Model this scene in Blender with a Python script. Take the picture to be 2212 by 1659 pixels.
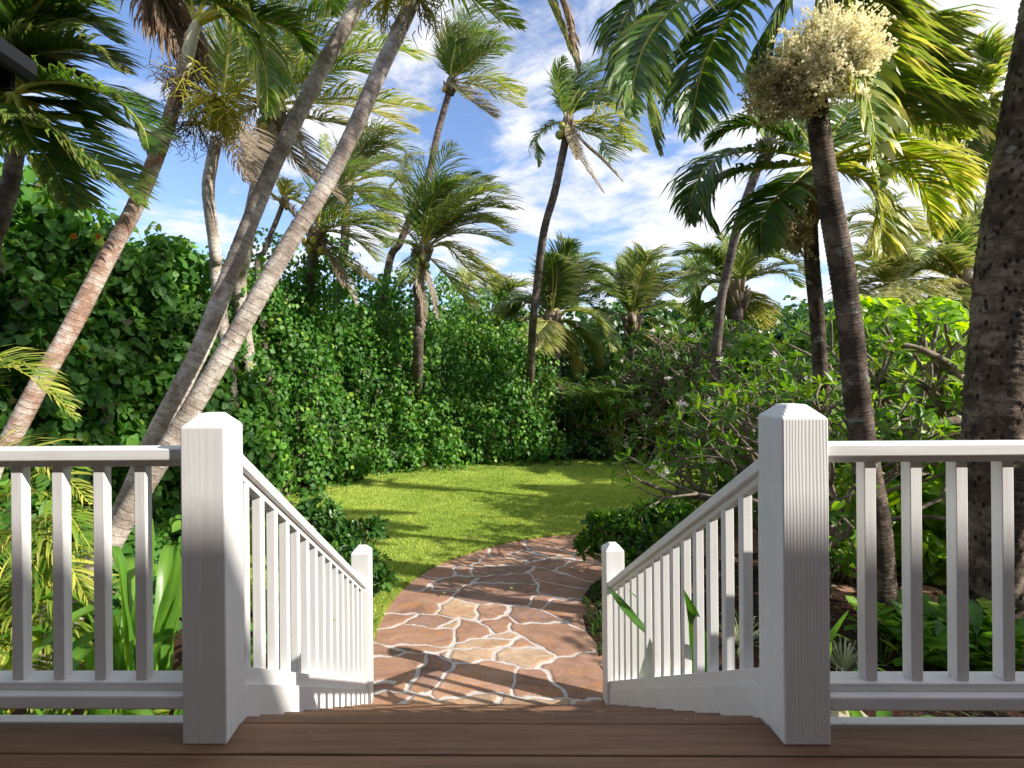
import bpy, bmesh, math, random
from types import SimpleNamespace as NS
import numpy as np
from mathutils import Vector, noise as mnoise
R = math.radians
random.seed(7)
RNG = np.random.default_rng(7)
for o in list(bpy.data.objects): bpy.data.objects.remove(o)
SC = bpy.context.scene
COL = SC.collection
# ---------------------------------------------------------------- camera
F_, PX_, PY_ = 1160.0, 996.0, 808.0          # focal length and principal point in a 2212 px wide frame
YAW, ROLL, EYE = R(1.0), R(0.5), 1.17
GZ = -1.37                                     # garden ground; the deck is z = 0
cam = bpy.data.cameras.new('camera'); co = bpy.data.objects.new('camera', cam); COL.objects.link(co)
cam.sensor_width = 36; cam.lens = 36*F_/2212
cam.shift_x = (1106-PX_)/2212; cam.shift_y = (PY_-829.5)/2212
cam.clip_start = .05; cam.clip_end = 3000
co.location = (0, 0, EYE)
from mathutils import Matrix
co.rotation_euler = (Matrix.Rotation(YAW, 3, 'Z') @ Matrix.Rotation(R(90), 3, 'X') @ Matrix.Rotation(-ROLL, 3, 'Z')).to_euler()
SC.camera = co
# ---------------------------------------------------------------- sun, sky
SUN = Vector((.920, -.392, .0)); SUN_EL = R(31.5)
SUNDIR = Vector((SUN.x*math.cos(SUN_EL), SUN.y*math.cos(SUN_EL), math.sin(SUN_EL)))
sl = bpy.data.lights.new('sun', 'SUN'); sl.energy = 5.0; sl.angle = R(.53); sl.color = (1, .94, .85)
so = bpy.data.objects.new('sun', sl); COL.objects.link(so)
so.rotation_euler = SUNDIR.to_track_quat('Z', 'Y').to_euler(); so.location = (12, -6, 14)
W = bpy.data.worlds.new('World'); SC.world = W; W.use_nodes = True
nt = W.node_tree; nt.nodes.clear()
def N(nt, t, **k):
    n = nt.nodes.new(t)
    for a, b in k.items(): setattr(n, a, b)
    return n
out = N(nt, 'ShaderNodeOutputWorld'); bg = N(nt, 'ShaderNodeBackground'); sky = N(nt, 'ShaderNodeTexSky')
sky.sky_type = 'NISHITA'; sky.sun_disc = False; sky.sun_elevation = SUN_EL; sky.sun_rotation = math.atan2(SUN.x, SUN.y)
sky.dust_density = .6; sky.ozone_density = 1.6
bg.inputs[1].default_value = .15
tc = N(nt, 'ShaderNodeTexCoord'); sep = N(nt, 'ShaderNodeSeparateXYZ'); nt.links.new(tc.outputs['Generated'], sep.inputs[0])
add = N(nt, 'ShaderNodeMath', operation='ADD'); add.inputs[1].default_value = .22; nt.links.new(sep.outputs[2], add.inputs[0])
mx = N(nt, 'ShaderNodeMath', operation='MAXIMUM'); mx.inputs[1].default_value = .05; nt.links.new(add.outputs[0], mx.inputs[0])
dv = N(nt, 'ShaderNodeVectorMath', operation='DIVIDE')
cmb = N(nt, 'ShaderNodeCombineXYZ')
for i in range(3): nt.links.new(mx.outputs[0], cmb.inputs[i])
nt.links.new(tc.outputs['Generated'], dv.inputs[0]); nt.links.new(cmb.outputs[0], dv.inputs[1])
mp = N(nt, 'ShaderNodeMapping'); mp.inputs['Location'].default_value = (1.9, 3.35, 0); mp.inputs['Rotation'].default_value = (0, 0, .5); mp.inputs['Scale'].default_value = (1.0, 1.25, 1)
nt.links.new(dv.outputs[0], mp.inputs[0])
n1 = N(nt, 'ShaderNodeTexNoise'); n1.inputs['Scale'].default_value = 2.3; n1.inputs['Detail'].default_value = 12; n1.inputs['Roughness'].default_value = .62; n1.inputs['Distortion'].default_value = .35
n2 = N(nt, 'ShaderNodeTexNoise'); n2.inputs['Scale'].default_value = .55; n2.inputs['Detail'].default_value = 3
nt.links.new(mp.outputs[0], n1.inputs[0]); nt.links.new(mp.outputs[0], n2.inputs[0])
s1 = N(nt, 'ShaderNodeMath', operation='MULTIPLY_ADD'); s1.inputs[1].default_value = .55; nt.links.new(n2.outputs[0], s1.inputs[0]); nt.links.new(n1.outputs[0], s1.inputs[2])
# more cloud to the right (east) and low down at the horizon
s2 = N(nt, 'ShaderNodeMath', operation='MULTIPLY_ADD'); s2.inputs[1].default_value = .07; nt.links.new(sep.outputs[0], s2.inputs[0]); nt.links.new(s1.outputs[0], s2.inputs[2])
mr = N(nt, 'ShaderNodeMapRange'); mr.inputs[1].default_value = .15; mr.inputs[2].default_value = .05; mr.inputs[3].default_value = 0; mr.inputs[4].default_value = .16
nt.links.new(sep.outputs[2], mr.inputs[0])
s3 = N(nt, 'ShaderNodeMath', operation='ADD'); nt.links.new(s2.outputs[0], s3.inputs[0]); nt.links.new(mr.outputs[0], s3.inputs[1])
cr = N(nt, 'ShaderNodeValToRGB'); cr.color_ramp.elements[0].position = .69; cr.color_ramp.elements[1].position = .87; cr.color_ramp.interpolation = 'EASE'
nt.links.new(s3.outputs[0], cr.inputs[0])
mixc = N(nt, 'ShaderNodeMix', data_type='RGBA'); nt.links.new(cr.outputs[0], mixc.inputs[0])
hs = N(nt, 'ShaderNodeHueSaturation'); hs.inputs['Saturation'].default_value = 1.0; hs.inputs['Value'].default_value = 1.12
nt.links.new(sky.outputs[0], hs.inputs['Color']); tone = N(nt, 'ShaderNodeMix', data_type='RGBA', blend_type='MULTIPLY'); tone.inputs[0].default_value = 1; tone.inputs[7].default_value = (.82, .86, 1, 1); nt.links.new(hs.outputs[0], tone.inputs[6]); nt.links.new(tone.outputs[2], mixc.inputs[6]); mixc.inputs[7].default_value = (4.5, 4.6, 4.85, 1)
nt.links.new(mixc.outputs[2], bg.inputs[0]); nt.links.new(bg.outputs[0], out.inputs[0])
SC.view_settings.view_transform = 'Standard'; SC.view_settings.look = 'None'; SC.view_settings.exposure = .62; SC.view_settings.gamma = 1
SC.render.engine = 'CYCLES'; SC.cycles.max_bounces = 8; SC.cycles.transparent_max_bounces = 8
# ---------------------------------------------------------------- measuring helpers
def ray(x, y):
    u = (x-PX_)/F_; v = -(y-PY_)/F_
    c, s = math.cos(ROLL), math.sin(ROLL); u, v = c*u+s*v, -s*u+c*v
    c, s = math.cos(YAW), math.sin(YAW)
    return np.array([c*u-s, s*u+c, v])
def P(x, y, Y): r = ray(x, y); return r*Y/r[1]+np.array([0, 0, EYE])
def G(x, y, z=GZ): r = ray(x, y); return r*(z-EYE)/r[2]+np.array([0, 0, EYE])
def PXX(x, y, X): r = ray(x, y); return r*X/r[0]+np.array([0, 0, EYE])
def unit(v): return v/np.maximum(np.linalg.norm(v, axis=-1, keepdims=True), 1e-9)
def rnd(a, b): return random.uniform(a, b)
# ---------------------------------------------------------------- objects
def tag(o, label=None, cat=None, group=None, kind=None):
    if label: o['label'] = label
    if cat: o['category'] = cat
    if group: o['group'] = group
    if kind: o['kind'] = kind
    return o
def empty(name, loc, label, cat, group=None):
    o = bpy.data.objects.new(name, None); COL.objects.link(o); o.location = Vector(([float(q) for q in loc]+[GZ])[:3]); o.empty_display_size = .2
    return tag(o, label, cat, group)
WLOC = {}
def link(name, me, mat, parent=None, label=None):
    o = bpy.data.objects.new(name, me); COL.objects.link(o)
    if mat: me.materials.append(mat)
    if parent is not None: o.parent = parent
    if label: o['label'] = label
    return o
def origin(parent):
    v = np.zeros(3)
    while parent is not None:
        v = v+np.array(parent.location); parent = parent.parent
    return v
class MB:
    """gathers vertices, faces and per-vertex numbers into one mesh"""
    def __init__(s): s.V = []; s.F = {3: [], 4: []}; s.A = []; s.n = 0
    def add(s, V, F, A=None):
        V = np.asarray(V, float).reshape(-1, 3); m = len(V)
        if A is None: A = np.zeros((m, 2))
        A = np.broadcast_to(np.asarray(A, float), (m, 2)) if np.ndim(A) < 2 else A
        for f in (F if isinstance(F, list) else [F]):
            f = np.asarray(f)
            if len(f): s.F[f.shape[1]].append(f+s.n)
        s.V.append(V); s.A.append(A); s.n += m
    def build(s, name, mat, parent=None, smooth=True, names=('tint', 'dry'), label=None, offset=None):
        V = np.concatenate(s.V); A = np.concatenate(s.A)
        V = V-origin(parent)
        me = bpy.data.meshes.new(name)
        f3 = np.concatenate(s.F[3]) if s.F[3] else np.zeros((0, 3), int); f4 = np.concatenate(s.F[4]) if s.F[4] else np.zeros((0, 4), int)
        nl = f3.size+f4.size; nf = len(f3)+len(f4)
        me.vertices.add(len(V)); me.vertices.foreach_set('co', V.astype(np.float32).ravel())
        me.loops.add(nl); me.loops.foreach_set('vertex_index', np.concatenate([f3.ravel(), f4.ravel()]).astype(np.int32))
        me.polygons.add(nf)
        st = np.concatenate([np.arange(len(f3))*3, len(f3)*3+np.arange(len(f4))*4]).astype(np.int32)
        me.polygons.foreach_set('loop_start', st)
        me.polygons.foreach_set('use_smooth', np.full(nf, smooth))
        me.update(calc_edges=True); me.validate()
        for i, nm in enumerate(names):
            a = me.attributes.new(nm, 'FLOAT', 'POINT'); a.data.foreach_set('value', A[:, i].astype(np.float32))
        return link(name, me, mat, parent, label)
def catmull(p, n):
    p = np.asarray(p, float)
    if len(p) == 2: t = np.linspace(0, 1, n)[:, None]; return p[0]*(1-t)+p[1]*t
    q = np.vstack([2*p[0]-p[1], p, 2*p[-1]-p[-2]])
    d = np.r_[0, np.cumsum(np.linalg.norm(np.diff(p, axis=0), axis=1))]; t = np.linspace(0, d[-1], n)
    i = np.clip(np.searchsorted(d, t, 'right')-1, 0, len(p)-2); u = ((t-d[i])/(d[i+1]-d[i]))[:, None]
    a, b, c, e = q[i], q[i+1], q[i+2], q[i+3]
    return .5*((2*b)+(c-a)*u+(2*a-5*b+4*c-e)*u*u+(3*b-a-3*c+e)*u**3)
def frames(pts):
    T = unit(np.gradient(pts, axis=0)); up = np.array([0.02, -1.0, .03]) if abs(T[len(T)//2][2]) > .8 else np.array([0, 0, 1.0])
    S = unit(np.cross(T, up)); Nn = np.cross(S, T); return T, S, Nn
def tube(mb, pts, rad, seg=8, A=(.5, 0), along=False, caps=True, wob=0):
    pts = np.asarray(pts, float); n = len(pts); rad = np.broadcast_to(np.asarray(rad, float), (n,))
    T, S, Nn = frames(pts); th = np.linspace(0, 2*np.pi, seg, endpoint=False)
    rr = rad[:, None]*np.ones((1, seg))
    if wob: rr = rr*(1+wob*(RNG.random((n, seg))-.5))
    V = pts[:, None]+S[:, None]*(np.cos(th)[None, :, None]*rr[..., None])+Nn[:, None]*(np.sin(th)[None, :, None]*rr[..., None])
    i = np.arange(n-1)[:, None]; j = np.arange(seg)[None]; k = (j+1) % seg
    F = np.stack([i*seg+j, i*seg+k, (i+1)*seg+k, (i+1)*seg+j], -1).reshape(-1, 4)
    if along:
        d = np.r_[0, np.cumsum(np.linalg.norm(np.diff(pts, axis=0), axis=1))]
        A = np.stack([np.repeat(d, seg), np.tile(th, n)], -1)
    V = V.reshape(-1, 3); Fs = [F]
    if caps:
        V = np.vstack([V, pts[:1], pts[-1:]]); m = n*seg; jj = np.arange(seg); kk = (jj+1) % seg
        Fs.append(np.stack([np.full(seg, m), kk, jj], -1)); Fs.append(np.stack([np.full(seg, m+1), (n-1)*seg+jj, (n-1)*seg+kk], -1))
        if along: A = np.vstack([A, [[0, 0], [A[-1, 0], 0]]])
    mb.add(V, Fs, A)
# ---------------------------------------------------------------- materials
def mat(name, col=(.5, .5, .5), rough=.6, spec=.5):
    m = bpy.data.materials.new(name); m.use_nodes = True; b = m.node_tree.nodes['Principled BSDF']
    b.inputs['Base Color'].default_value = (*col, 1); b.inputs['Roughness'].default_value = rough; b.inputs['Specular IOR Level'].default_value = spec
    return m, m.node_tree, b
def ramp(nt, stops, fac=None, interp='LINEAR'):
    r = N(nt, 'ShaderNodeValToRGB'); e = r.color_ramp.elements; r.color_ramp.interpolation = interp
    while len(e) < len(stops): e.new(.5)
    for i, (p, c) in enumerate(stops): e[i].position = p; e[i].color = (*c, 1)
    if fac is not None: nt.links.new(fac, r.inputs[0])
    return r
def noise(nt, scale, detail=4, rough=.6, vec=None, dist=0):
    n = N(nt, 'ShaderNodeTexNoise'); n.inputs['Scale'].default_value = scale; n.inputs['Detail'].default_value = detail; n.inputs['Roughness'].default_value = rough; n.inputs['Distortion'].default_value = dist
    if vec is not None: nt.links.new(vec, n.inputs['Vector'])
    return n
def objco(nt, scale=(1, 1, 1)):
    t = N(nt, 'ShaderNodeTexCoord'); m = N(nt, 'ShaderNodeMapping'); m.inputs['Scale'].default_value = scale; nt.links.new(t.outputs['Object'], m.inputs[0]); return m.outputs[0]
def bump(nt, h, strength, dist, b):
    n = N(nt, 'ShaderNodeBump'); n.inputs['Strength'].default_value = strength; n.inputs['Distance'].default_value = dist
    nt.links.new(h, n.inputs['Height']); nt.links.new(n.outputs[0], b.inputs['Normal']); return n
def attr(nt, nm): a = N(nt, 'ShaderNodeAttribute'); a.attribute_name = nm; return a.outputs['Fac']
def mixrgb(nt, fac, a, b, mode='MIX'):
    m = N(nt, 'ShaderNodeMix', data_type='RGBA', blend_type=mode)
    for s, v in ((0, fac), (6, a), (7, b)):
        if isinstance(v, bpy.types.NodeSocket): nt.links.new(v, m.inputs[s])
        elif s == 0: m.inputs[0].default_value = v
        else: m.inputs[s].default_value = (*v, 1)
    return m.outputs[2]
def leafmat(name, stops, dry=(.17, .12, .075), trans=.35, rough=.42, spec=.45, tr_col=None):
    m, nt, b = mat(name, rough=rough, spec=spec)
    r = ramp(nt, stops, attr(nt, 'tint'))
    nz = noise(nt, 3.0, 2); geo = N(nt, 'ShaderNodeNewGeometry')
    col = mixrgb(nt, attr(nt, 'dry'), r.outputs[0], dry)
    v = N(nt, 'ShaderNodeHueSaturation'); nt.links.new(col, v.inputs['Color'])
    mrr = N(nt, 'ShaderNodeMapRange'); nt.links.new(nz.outputs[0], mrr.inputs[0]); mrr.inputs[3].default_value = .7; mrr.inputs[4].default_value = 1.3
    nt.links.new(mrr.outputs[0], v.inputs['Value'])
    nt.links.new(v.outputs[0], b.inputs['Base Color'])
    t = N(nt, 'ShaderNodeBsdfTranslucent'); hv = N(nt, 'ShaderNodeHueSaturation'); hv.inputs['Saturation'].default_value = 1.1; hv.inputs['Value'].default_value = 1.9; hv.inputs['Hue'].default_value = .485
    nt.links.new(v.outputs[0], hv.inputs['Color']); nt.links.new(hv.outputs[0], t.inputs[0])
    ms = N(nt, 'ShaderNodeMixShader'); ms.inputs[0].default_value = trans
    nt.links.new(b.outputs[0], ms.inputs[1]); nt.links.new(t.outputs[0], ms.inputs[2]); nt.links.new(ms.outputs[0], nt.nodes['Material Output'].inputs[0])
    return m
M = {}
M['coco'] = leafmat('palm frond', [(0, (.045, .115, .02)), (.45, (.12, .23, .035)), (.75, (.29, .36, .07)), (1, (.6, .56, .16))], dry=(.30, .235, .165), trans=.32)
M['broad'] = leafmat('broad palm frond', [(0, (.03, .09, .015)), (.45, (.085, .2, .022)), (.75, (.21, .32, .03)), (1, (.6, .58, .12))], dry=(.28, .20, .13), trans=.38, rough=.4)
M['hau'] = leafmat('hibiscus leaf', [(0, (.03, .10, .016)), (.5, (.08, .225, .03)), (.85, (.2, .38, .05)), (1, (.38, .5, .08))], trans=.28, rough=.5, spec=.35)
M['plum'] = leafmat('plumeria leaf', [(0, (.03, .09, .012)), (.5, (.10, .24, .025)), (.85, (.26, .42, .045)), (1, (.4, .5, .07))], trans=.42, rough=.4)
M['lime'] = leafmat('backlit lime leaf', [(0, (.10, .22, .015)), (.5, (.24, .42, .03)), (.85, (.38, .56, .05)), (1, (.55, .6, .08))], trans=.5, rough=.4)  # brighter leaf colour stands in for sun shining through the leaves
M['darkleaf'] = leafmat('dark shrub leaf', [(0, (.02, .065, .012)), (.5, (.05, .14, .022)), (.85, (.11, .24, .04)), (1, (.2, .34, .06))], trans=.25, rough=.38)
M['strap'] = leafmat('strap leaf', [(0, (.03, .10, .015)), (.5, (.10, .24, .03)), (.85, (.22, .40, .05)), (1, (.38, .5, .08))], trans=.35, rough=.33)
M['spider'] = leafmat('striped leaf', [(0, (.10, .17, .05)), (.5, (.35, .42, .2)), (1, (.7, .72, .55))], trans=.3)
M['grass'] = leafmat('grass blade', [(0, (.20, .31, .05)), (.5, (.38, .50, .10)), (1, (.64, .68, .22))], trans=.35, rough=.6, spec=.2)
M['petal'] = leafmat('petal', [(0, (.8, .7, .68)), (1, (.85, .8, .8))], dry=(.7, .45, .1), trans=.3)
M['cream'] = leafmat('cream flowers', [(0, (.6, .55, .36)), (.5, (.82, .79, .58)), (1, (.88, .87, .74))], dry=(.33, .28, .14), trans=.4, rough=.7)
M['yellowtwig'] = leafmat('yellow twigs', [(0, (.32, .33, .03)), (1, (.68, .64, .07))], dry=(.2, .165, .15), trans=.25, rough=.6)
M['nut'] = leafmat('coconut skin', [(0, (.10, .16, .03)), (1, (.45, .36, .06))], trans=0, rough=.4)
M['hibflower'] = leafmat('orange petal', [(0, (.6, .16, .02)), (1, (.75, .35, .04))], trans=.3)

def trunkmat(name, base, light, line, spacing, bumpy=.6, lich=0.0, pits=False):
    m, nt, b = mat(name, rough=.85, spec=.2)
    al = attr(nt, 'tint'); an = attr(nt, 'dry')
    co_ = objco(nt); n = noise(nt, 3.2, 4, .6, co_); nb = noise(nt, 34, 5, .7, co_)
    wob = N(nt, 'ShaderNodeMath', operation='MULTIPLY_ADD'); nt.links.new(n.outputs[0], wob.inputs[0]); wob.inputs[1].default_value = spacing*.55; wj = N(nt, 'ShaderNodeMath', operation='MULTIPLY_ADD'); nt.links.new(nb.outputs[0], wj.inputs[0]); wj.inputs[1].default_value = spacing*.35; nt.links.new(al, wj.inputs[2]); nt.links.new(wj.outputs[0], wob.inputs[2])
    fr = N(nt, 'ShaderNodeMath', operation='DIVIDE'); nt.links.new(wob.outputs[0], fr.inputs[0]); fr.inputs[1].default_value = spacing
    f2 = N(nt, 'ShaderNodeMath', operation='FRACT'); nt.links.new(fr.outputs[0], f2.inputs[0])
    rg0 = ramp(nt, [(0, (.9, .9, .9)), (.07, (.6, .6, .6)), (.15, (0, 0, 0)), (.9, (.0, .0, .0)), (1, (.4, .4, .4))], f2.outputs[0])
    rgm = ramp(nt, [(.38, (.15, .15, .15)), (.6, (1, 1, 1))], noise(nt, 11, 4, .7, co_).outputs[0]); rgx = N(nt, 'ShaderNodeMath', operation='MULTIPLY'); nt.links.new(rg0.outputs[0], rgx.inputs[0]); nt.links.new(rgm.outputs[0], rgx.inputs[1])
    rg = NS(outputs=rgx.outputs)
    bl = noise(nt, 9, 6, .75, co_, .6); n_mix = N(nt, 'ShaderNodeMath', operation='MULTIPLY_ADD'); nt.links.new(bl.outputs[0], n_mix.inputs[0]); n_mix.inputs[1].default_value = .55; ms_ = N(nt, 'ShaderNodeMath', operation='MULTIPLY'); nt.links.new(n.outputs[0], ms_.inputs[0]); ms_.inputs[1].default_value = .5; nt.links.new(ms_.outputs[0], n_mix.inputs[2])
    c1 = ramp(nt, [(.40, tuple(q*.62 for q in base)), (.5, base), (.62, light)], n_mix.outputs[0])
    fine = noise(nt, 1, 4, .7, objco(nt, (9, 9, 60)))
    c1b = mixrgb(nt, .5, c1.outputs[0], ramp(nt, [(.3, (.5, .48, .46)), (.7, (1, 1, 1))], fine.outputs[0]).outputs[0], 'MULTIPLY')
    c2 = mixrgb(nt, rg.outputs[0], c1b, line)
    if lich:
        v = noise(nt, 5.5, 4, .5, co_); vr = ramp(nt, [(.66, (0, 0, 0)), (.70, (1, 1, 1))], v.outputs[0]); c2 = mixrgb(nt, vr.outputs[0], c2, (.27*lich, .29*lich, .25*lich))
    h = N(nt, 'ShaderNodeMath', operation='SUBTRACT'); nt.links.new(nb.outputs[0], h.inputs[0])
    if pits:
        vo = N(nt, 'ShaderNodeTexVoronoi'); vo.inputs['Scale'].default_value = 1; oc = objco(nt, (20, 20, 9)); wn = noise(nt, 14, 4, .7, co_); nt.links.new(mixrgb(nt, .5, oc, wn.outputs['Color'], 'ADD'), vo.inputs['Vector'])
        pr0 = ramp(nt, [(.18, (1, 1, 1)), (.36, (0, 0, 0))], vo.outputs['Distance']); pm_ = ramp(nt, [(.36, (0, 0, 0)), (.46, (1, 1, 1))], noise(nt, 7, 4, .6, co_).outputs[0]); px_ = N(nt, 'ShaderNodeMath', operation='MULTIPLY'); nt.links.new(pr0.outputs[0], px_.inputs[0]); nt.links.new(pm_.outputs[0], px_.inputs[1])
        pr = NS(outputs=px_.outputs); c2 = mixrgb(nt, pr.outputs[0], c2, (.03, .022, .018))
        ad = N(nt, 'ShaderNodeMath', operation='MAXIMUM'); nt.links.new(pr.outputs[0], ad.inputs[0]); nt.links.new(rg.outputs[0], ad.inputs[1]); nt.links.new(ad.outputs[0], h.inputs[1])
    else: nt.links.new(rg.outputs[0], h.inputs[1])
    nt.links.new(c2, b.inputs['Base Color']); bump(nt, h.outputs[0], bumpy, .012, b)
    return m
M['trunk_tan'] = trunkmat('ringed tan trunk', (.44, .365, .31), (.80, .73, .65), (.2, .15, .12), .075)
M['trunk_rust'] = trunkmat('ringed trunk with rust stain', (.52, .33, .25), (.80, .72, .64), (.28, .2, .16), .06)
M['trunk_dark'] = trunkmat('dark ringed trunk', (.075, .055, .044), (.24, .185, .15), (.04, .03, .025), .028, .9, .9)
M['trunk_far'] = trunkmat('far palm trunk', (.13, .10, .085), (.27, .22, .19), (.06, .045, .04), .12, .6)
M['trunk_coco'] = trunkmat('rough coconut trunk', (.13, .095, .072), (.36, .285, .22), (.10, .075, .058), .15, 1.0, 1.0, True)
m, nt, b = mat('crownshaft', rough=.45); rr = ramp(nt, [(.35, (.42, .42, .16)), (.65, (.72, .68, .42))], noise(nt, 1, 3, .5, objco(nt, (4, 4, 1))).outputs[0]); nt.links.new(rr.outputs[0], b.inputs['Base Color']); M['shaft'] = m
m, nt, b = mat('brown sheath', rough=.8); rr = ramp(nt, [(.35, (.07, .035, .02)), (.65, (.2, .11, .065))], noise(nt, 1, 4, .6, objco(nt, (30, 30, 4))).outputs[0]); nt.links.new(rr.outputs[0], b.inputs['Base Color']); M['sheath'] = m
m, nt, b = mat('branch bark', rough=.85, spec=.2); rr = ramp(nt, [(.35, (.11, .085, .065)), (.65, (.34, .28, .22))], noise(nt, 9, 5, .65, objco(nt)).outputs[0]); nt.links.new(rr.outputs[0], b.inputs['Base Color']); bump(nt, noise(nt, 50, 4, .6).outputs[0], .5, .01, b); M['bark'] = m

def paint(name, sc, base=(.81, .80, .79), st=.35):
    m, nt, b = mat(name, rough=.5, spec=.35)
    c = objco(nt, sc); g = noise(nt, 1, 5, .6, c); big = noise(nt, 3, 4, .6, objco(nt))
    col = mixrgb(nt, .55, ramp(nt, [(.3, tuple(q*.93 for q in base)), (.7, base)], big.outputs[0]).outputs[0], ramp(nt, [(.25, (.86, .85, .83)), (.6, (1, 1, 1))], g.outputs[0]).outputs[0], 'MULTIPLY')
    ch = noise(nt, 55, 3, .5, objco(nt)); cf = ramp(nt, [(.765, (0, 0, 0)), (.785, (1, 1, 1))], ch.outputs[0]); col = mixrgb(nt, cf.outputs[0], col, (.3, .25, .2))
    dirt = noise(nt, 7, 6, .7, objco(nt)); df = ramp(nt, [(.55, (0, 0, 0)), (.85, (.35, .35, .35))], dirt.outputs[0]); col = mixrgb(nt, df.outputs[0], col, (.55, .5, .44))
    nt.links.new(col, b.inputs['Base Color']); bump(nt, g.outputs[0], st, .003, b)
    return m
M['paint_v'] = paint('white paint on upright grain', (60, 60, 2.2))
M['paint_ridge'] = paint('white paint on ridged post', (60, 60, 2.2))
nt = M['paint_ridge'].node_tree; b = nt.nodes['Principled BSDF']
wv = N(nt, 'ShaderNodeTexWave'); wv.wave_type = 'BANDS'; wv.bands_direction = 'X'; wv.inputs['Scale'].default_value = 30; wv.inputs['Distortion'].default_value = 5.0; wv.inputs['Detail'].default_value = 2; wv.inputs['Detail Scale'].default_value = .6
nt.links.new(objco(nt, (1, 1, .12)), wv.inputs['Vector']); bump(nt, wv.outputs['Fac'], .28, .0022, b)
M['paint_h'] = paint('white paint on level grain', (2.2, 60, 60))
M['paint_s'] = paint('white paint on stair boards', (60, 2.2, 50))

def woodmat(name, a, c, sc=(1.2, 26, 26)):
    m, nt, b = mat(name, rough=.55, spec=.35)
    w = noise(nt, 1, 7, .7, objco(nt, sc), .6); fine = noise(nt, 1, 4, .7, objco(nt, (sc[0]*4, sc[1]*5, sc[2]*5)))
    col = ramp(nt, [(.25, a), (.5, tuple((x+y)/2 for x, y in zip(a, c))), (.75, c)], w.outputs[0]).outputs[0]
    col = mixrgb(nt, .6, col, ramp(nt, [(.25, (.5, .46, .42)), (.6, (1, 1, 1))], fine.outputs[0]).outputs[0], 'MULTIPLY')
    sp = noise(nt, 70, 2, .5, objco(nt)); col = mixrgb(nt, ramp(nt, [(.74, (0, 0, 0)), (.77, (1, 1, 1))], sp.outputs[0]).outputs[0], col, (.5, .42, .34))
    nt.links.new(col, b.inputs['Base Color']); bump(nt, fine.outputs[0], .4, .003, b)
    rn = ramp(nt, [(.3, (.42, .42, .42)), (.7, (.68, .68, .68))], w.outputs[0]); nt.links.new(rn.outputs[0], b.inputs['Roughness'])
    return m
M['deck'] = woodmat('brown deck wood', (.12, .058, .032), (.34, .19, .11))
m, nt, b = mat('roof dark', (.014, .014, .017), .8, .1); M['roof'] = m
m, nt, b = mat('gutter metal', (.012, .013, .016), .6, .2); M['gutter'] = m
m, nt, b = mat('house wall paint', (.3, .25, .2), .7); nt.links.new(ramp(nt, [(.3, (.22, .17, .12)), (.7, (.3, .24, .18))], noise(nt, 2, 4).outputs[0]).outputs[0], b.inputs['Base Color']); M['house'] = m
m, nt, b = mat('soil and mulch', rough=.95, spec=.1)
v = N(nt, 'ShaderNodeTexVoronoi'); v.inputs['Scale'].default_value = 26; nt.links.new(objco(nt, (1, 1.7, 1)), v.inputs['Vector'])
nt.links.new(mixrgb(nt, .6, ramp(nt, [(.3, (.035, .02, .013)), (.7, (.11, .06, .038))], noise(nt, 5, 6, .7).outputs[0]).outputs[0], v.outputs['Color'], 'MULTIPLY'), b.inputs['Base Color'])
bump(nt, v.outputs['Distance'], .8, .02, b); M['soil'] = m
m, nt, b = mat('lawn turf', rough=.9, spec=.1)
t1 = noise(nt, 1.1, 5, .65, objco(nt)); t2 = noise(nt, 90, 4, .7, objco(nt)); t3 = noise(nt, 9, 4, .6, objco(nt, (1, .55, 1)))
c = ramp(nt, [(.35, (.27, .36, .065)), (.65, (.44, .52, .11))], t1.outputs[0]).outputs[0]
c = mixrgb(nt, .7, c, ramp(nt, [(.3, (.5, .5, .45)), (.7, (1.25, 1.2, 1.1))], t2.outputs[0]).outputs[0], 'MULTIPLY'); c = mixrgb(nt, .45, c, ramp(nt, [(.35, (.7, .75, .6)), (.7, (1.25, 1.15, 1.1))], t3.outputs[0]).outputs[0], 'MULTIPLY')
nt.links.new(c, b.inputs['Base Color']); bump(nt, t2.outputs[0], .9, .02, b); M['lawn'] = m
# flagstones: tint = distance to the nearest joint (cm), dry = a number of each stone
m, nt, b = mat('flagstone path', rough=.75, spec=.25)
ds = attr(nt, 'tint'); st = attr(nt, 'dry')
jn = noise(nt, 22, 4, .6, objco(nt)); jm = N(nt, 'ShaderNodeMath', operation='MULTIPLY_ADD'); nt.links.new(jn.outputs[0], jm.inputs[0]); jm.inputs[1].default_value = 2.2; nt.links.new(ds, jm.inputs[2])
jf = ramp(nt, [(.30, (0, 0, 0)), (.35, (1, 1, 1))]); dvn = N(nt, 'ShaderNodeMath', operation='DIVIDE'); nt.links.new(jm.outputs[0], dvn.inputs[0]); dvn.inputs[1].default_value = 9.5; nt.links.new(dvn.outputs[0], jf.inputs[0])
sc_ = ramp(nt, [(0, (.37, .215, .145)), (.17, (.50, .34, .22)), (.34, (.30, .185, .14)), (.5, (.50, .355, .24)), (.67, (.42, .25, .17)), (.84, (.47, .305, .195)), (1, (.32, .205, .165))], st, 'CONSTANT')
big = noise(nt, 2.6, 6, .7, objco(nt, (1, 1.6, 1)), .8); col = mixrgb(nt, .85, sc_.outputs[0], ramp(nt, [(.3, (.5, .47, .48)), (.5, (.95, .95, .97)), (.7, (1.35, 1.38, 1.38))], big.outputs[0]).outputs[0], 'MULTIPLY')
pc = noise(nt, 5, 5, .6, objco(nt), 1.5); col = mixrgb(nt, ramp(nt, [(.56, (0, 0, 0)), (.60, (.5, .5, .5))], pc.outputs[0]).outputs[0], col, (.46, .22, .08))
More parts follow.
